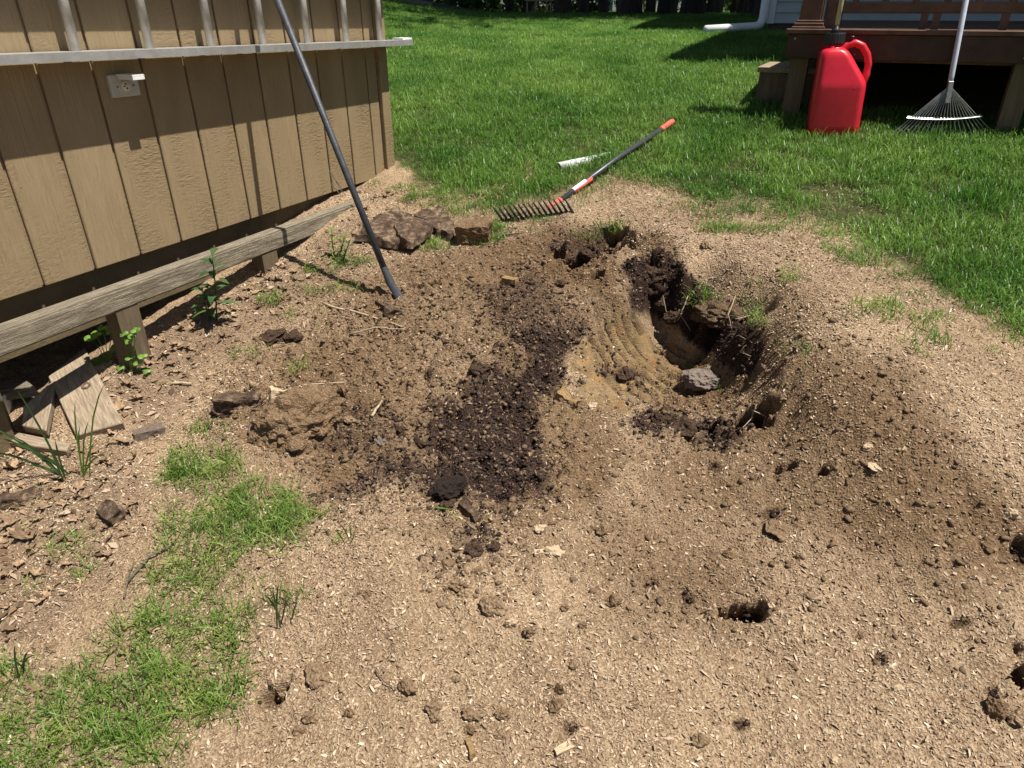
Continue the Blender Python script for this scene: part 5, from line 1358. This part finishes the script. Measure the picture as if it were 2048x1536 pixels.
# ------------------------------------------------------------------ dry leaves
def leaf_mesh(seed, lobes=True):
    rd = random.Random(seed); n = 22; V = [(0, 0, 0)]
    ph = rd.uniform(0, 6)
    for i in range(n):
        a = 2 * math.pi * i / n
        r = 1.0 if not lobes else (.70 + .24 * math.cos(a * 5 + ph)) * rd.uniform(.7, 1.2)
        x = math.cos(a) * r; y = math.sin(a) * r * .58
        V.append((x, y, 0))
    bend, tw = rd.uniform(.5, 1.5), rd.uniform(-.9, .9)
    V = [(x, y, bend * y * y * 1.2 + bend * .35 * x * x + tw * x * y + .06 * rd.uniform(-1, 1)) for x, y, z in V]
    me = bpy.data.meshes.new('leaf'); me.from_pydata(V, [], [(0, 1 + i, 1 + (i + 1) % n) for i in range(n)])
    me.polygons.foreach_set('use_smooth', [True] * n); me.materials.append(M['dry_leaf'])
    return me
LEAF = [leaf_mesh(800 + i, True) for i in range(8)]
spots = [(395,655,.035),(255,770,.04),(275,800,.04),(240,815,.05),(250,885,.05),(225,870,.03),(270,915,.035),(268,1005,.04),(465,1003,.035),(40,1075,.05),(20,1050,.05),(60,1100,.035),(120,960,.04),(160,975,.035),(175,995,.03),(210,960,.03),(90,1015,.04),(30,940,.05),(130,1010,.03),(150,1040,.03),(120,1080,.035),(100,1065,.03),(70,1150,.035),(120,1165,.02),(85,1205,.035),(20,1260,.03),(40,1130,.03),(5,1160,.04),(140,1130,.03),(110,1120,.03),(350,1190,.02),(405,1280,.02),(460,1290,.025),(435,1270,.018),(395,1330,.02),(520,1135,.02),(300,1265,.018),(245,1310,.02),(310,1465,.025),(90,1500,.035),(75,1380,.03),(5,1370,.04),(380,700,.03),(340,730,.035),(355,745,.03),(300,730,.035),(275,745,.03),(320,780,.03),(430,650,.03),(520,555,.035),(560,530,.03),(590,545,.035),(575,565,.03),(500,580,.03),(540,540,.03),(350,690,.03),(380,635,.03),(455,625,.03),(640,530,.025),(770,395,.03),(785,390,.025),(800,375,.025),(730,420,.03),(745,400,.025),(1830,478,.035),(190,905,.03),(180,930,.03),(205,925,.03),(240,940,.03),(60,880,.03),(25,905,.03),(15,985,.04),(300,905,.025),(480,600,.03),(360,660,.03),(260,700,.03),(240,690,.03),(560,575,.025),(410,690,.025),(640,545,.02),(700,440,.02),(900,470,.02),(1240,1110,.014),(1190,1105,.016),(850,960,.016),(680,650,.02),(330,950,.02),(160,1175,.02)]
spots += [(random.uniform(0, 1) * 430 + 190, 0, random.uniform(.018, .036)) for _ in range(34)]
spots = [(x, y if y else 760 - (x - 190) * .56 + random.uniform(-18, 60), z) for x, y, z in spots]
spots += [(random.uniform(0, 240), random.uniform(900, 1240), random.uniform(.016, .034)) for _ in range(26)]
for i, (px, py, s) in enumerate(spots):
    p = GP(px, py)
    o = link('dry_leaf', LEAF[i % 8])
    o.location = p + UP * (.004 + s * .05); o.scale = (s, s, s * .9)
    o.rotation_euler = (.22 + random.uniform(-.35, .35), random.uniform(-.4, .4), random.uniform(0, 6.28))
    if px > 1000: lab = 'dry leaf caught in the green lawn or pit sawdust right of the rake'
    elif px > 690 and py < 480: lab = 'dry leaf on the ground at the far corner of the shed'
    elif py < 780 and px > 230: lab = 'dry brown leaf along the foot of the timber beam'
    elif px > 290: lab = 'pale dry leaf in or beside the thin grass patch'
    elif py < 950: lab = 'curled brown leaf around the heaped scrap boards'
    else: lab = 'curled brown leaf in the leaf litter left of the grass patch'
    tag(o, lab, 'leaf', lab)

n = 26000
X = RNG.uniform(-2.2, .2, n); Y = RNG.uniform(.8, 4.3, n)
kk = (RNG.random(n) < np.clip(sample(litter, X, Y) * .55, 0, 1)) & ~in_shed(X, Y, .02)
X, Y = X[kk], Y[kk]; n = len(X); Z = sample(GZ, X, Y)
Ln = RNG.uniform(.010, .042, n); Wd = Ln * np.where(RNG.random(n) < .5, RNG.uniform(.05, .12, n), RNG.uniform(.35, .7, n)); yaw = RNG.uniform(0, 6.283, n); pit = RNG.normal(0, .3, n); rol = RNG.normal(0, .5, n)
d = np.stack([np.cos(yaw) * np.cos(pit), np.sin(yaw) * np.cos(pit), np.sin(pit)], -1); s_ = np.stack([-np.sin(yaw), np.cos(yaw), 0 * yaw], -1); u_ = np.cross(d, s_)
e = s_ * np.cos(rol)[:, None] + u_ * np.sin(rol)[:, None]; C = np.stack([X, Y, Z + .004], -1); hl, hw = Ln[:, None] / 2, Wd[:, None] / 2
V = np.stack([C - d * hl, C - e * hw + u_ * hl * .25, C + d * hl, C + e * hw + u_ * hl * .25], 1).reshape(-1, 3)
pal = np.array([(.055, .035, .024), (.15, .09, .05), (.27, .18, .11), (.42, .33, .235)]); ti = RNG.random(n) * 2.99; i0 = ti.astype(int)
cc = pal[i0] * (1 - (ti - i0))[:, None] + pal[i0 + 1] * (ti - i0)[:, None]; cc = np.repeat(np.concatenate([cc, np.ones((n, 1))], 1), 4, 0)
tag(link('leaf_litter', mesh_np('leaf_litter', V, np.arange(4 * n).reshape(-1, 4), cm, False, {'chip': ('FLOAT_COLOR', cc)})), 'broken leaf litter and straw between shed and grass patch', 'leaf litter', kind='stuff')

# ------------------------------------------------------------------ weeds
def blade_leaf(mb, p, d, L_, w, droop=.5, fold=.15):
    d = d.normalized(); s = d.cross(UP).normalized(); n_ = s.cross(d)
    k = len(mb.v); prof = [(0, .12), (.15, .55), (.4, 1), (.7, .72), (1, .0)]
    for f, wf in prof:
        c = p + d * L_ * f - UP * droop * L_ * f * f
        mb.v += [tuple(c + s * w * wf / 2 + n_ * w * wf * fold), tuple(c), tuple(c - s * w * wf / 2 + n_ * w * wf * fold)]
    for i in range(4):
        a = k + i * 3
        mb.f += [(a, a + 1, a + 4, a + 3), (a + 1, a + 2, a + 5, a + 4)]
def weed(base_px, tops, mat, name, label, nl, L_, w, seed, droop=.5):
    rd = random.Random(seed); root = GP(*base_px)
    e = empty(name, root, label, 'weed')
    for tx, ty in tops:
        dep = root.y * cP + (CZ - root.z) * sP
        top_ = EYE + ray(tx, ty) * ((root.y - .02) / ray(tx, ty).y)
        b = root + Vector((rd.uniform(-.015, .015), rd.uniform(-.015, .015), -.01))
        midp = b.lerp(top_, .5) + Vector((rd.uniform(-.01, .01), .0, 0))
        MB().tube([b, midp, top_], [.0035, .003, .0015], 6).obj('stem', M[mat], e, True)
        a = rd.uniform(0, 6.28)
        for i in range(nl):
            f = .18 + .82 * (i + .5) / nl; p = b.lerp(top_, f); a += 2.4
            m_ = MB(); blade_leaf(m_, p, Vector((math.cos(a), math.sin(a), .45 + .5 * f)), L_ * (1.15 - .5 * f) * rd.uniform(.8, 1.15), w, droop)
            m_.obj('leaf', M[mat], e, True)
weed((436, 648), [(424, 505)], 'weed', 'willow_weed', 'tall weed with narrow leaves in front of the timber beam', 13, .12, .036, 1)
weed((414, 640), [(404, 575)], 'weed', 'willow_weed', 'shorter narrow leaved weed beside the tall one at the beam', 10, .10, .034, 2)
weed((672, 512), [(662, 455), (690, 470)], 'weed_light', 'leafy_weed', 'bright green leafy weed at the far end of the timber beam', 8, .055, .016, 3, .3)
weed((688, 525), [(700, 480)], 'weed', 'leafy_weed', 'dull green weed just right of the bright leafy weed', 7, .05, .016, 4, .3)
def clover(base_px, tops, name, label, seed, r=.013):
    rd = random.Random(seed); root = GP(*base_px); e = empty(name, root, label, 'weed')
    for tx, ty in tops:
        top_ = EYE + ray(tx, ty) * (root.y / ray(tx, ty).y)
        MB().tube([root - UP * .01, root.lerp(top_, .55) + Vector((.006, 0, .006)), top_], [.0018, .0014, .001], 5).obj('stem', M['weed_light'], e, True)
        for j in range(3):
            a = 2.09 * j + rd.uniform(0, 1); c = top_ + Vector((math.cos(a), math.sin(a), .15)) * r
            n_ = 10; m_ = MB(); tl_ = Vector((rd.uniform(-.4, .4), -.5 + rd.uniform(-.3, .3), 1)).normalized(); ax = tl_.orthogonal().normalized(); ay = tl_.cross(ax)
            m_.add([c] + [c + (ax * math.cos(2 * math.pi * i / n_) + ay * math.sin(2 * math.pi * i / n_)) * r * (.95 + .12 * math.cos(4 * math.pi * i / n_)) - tl_ * .003 for i in range(n_)], [(0, 1 + i, 1 + (i + 1) % n_) for i in range(n_)])
            m_.obj('leaflet', M['weed_light'], e)
clover((214, 724), [(190, 668), (205, 655), (222, 662), (228, 695), (196, 722), (180, 676)], 'clover_weed', 'round leafed weed growing between the boards and beam post', 1)
clover((262, 745), [(246, 668), (262, 672), (270, 660), (255, 682), (285, 712), (240, 735), (292, 742), (275, 725), (258, 715)], 'clover_weed', 'bushy round leafed weed in front of the beam post', 2, .010)
def blades(base_px, tops, mat, name, label, w=.006):
    root = GP(*base_px); e = empty(name, root, label, 'weed')
    for i, (tx, ty) in enumerate(tops):
        top_ = EYE + ray(tx, ty) * ((root.y - .03) / ray(tx, ty).y)
        pts = [root + Vector((random.uniform(-.02, .02), random.uniform(-.02, .02), -.01))]; b = pts[0]
        s = (top_ - b).cross(Vector((0, -1, .3))).normalized(); m_ = MB(); prof = [(0, .7), (.25, 1), (.5, 1), (.75, .75), (1, .03)]
        arch = UP * (top_ - b).length * .12
        for f, wf in prof:
            c = b.lerp(top_, f) + arch * math.sin(math.pi * f)
            m_.v += [tuple(c - s * w * wf / 2), tuple(c + s * w * wf / 2 + Vector((0, .001, .001)))]
        m_.f = [(2 * k, 2 * k + 1, 2 * k + 3, 2 * k + 2) for k in range(4)]
        m_.obj('blade', M[mat], e, True)
blades((172, 950), [(213, 760), (150, 800), (178, 840), (160, 850), (210, 905), (195, 880)], 'weed_light', 'tall_grass', 'tall grass blades growing up in front of the knot hole board', .006)
blades((130, 955), [(35, 782), (-30, 850), (-20, 872), (-60, 902), (60, 900), (20, 870), (85, 860), (50, 930), (110, 880)], 'weed', 'tall_grass', 'arching grass blades across the timber at the foot of the boards', .007)
blades((568, 1245), [(558, 1165), (585, 1190), (545, 1180), (600, 1200), (530, 1190)], 'weed', 'tall_grass', 'stiff upright grass tuft at the edge of the near sawdust', .005)
blades((695, 1085), [(680, 1050), (700, 1045), (712, 1060), (668, 1060)], 'weed_light', 'tall_grass', 'small bright grass tuft on the sandy mound', .004)
blades((1205, 470), [(1188, 440), (1200, 436), (1220, 440), (1230, 445), (1175, 450)], 'weed', 'tall_grass', 'upright grass tuft on the rim behind the scoop', .004)
blades((45, 1350), [(30, 1290), (60, 1300), (20, 1320), (80, 1310)], 'weed', 'tall_grass', 'broad bladed tuft at the top of the lower grass patch', .006)
blades((690, 395), [(640, 320), (655, 345), (632, 350)], 'twig_dark', 'dead_stalk', 'thin dark dead stalks rising beside the far end of the beam', .003)
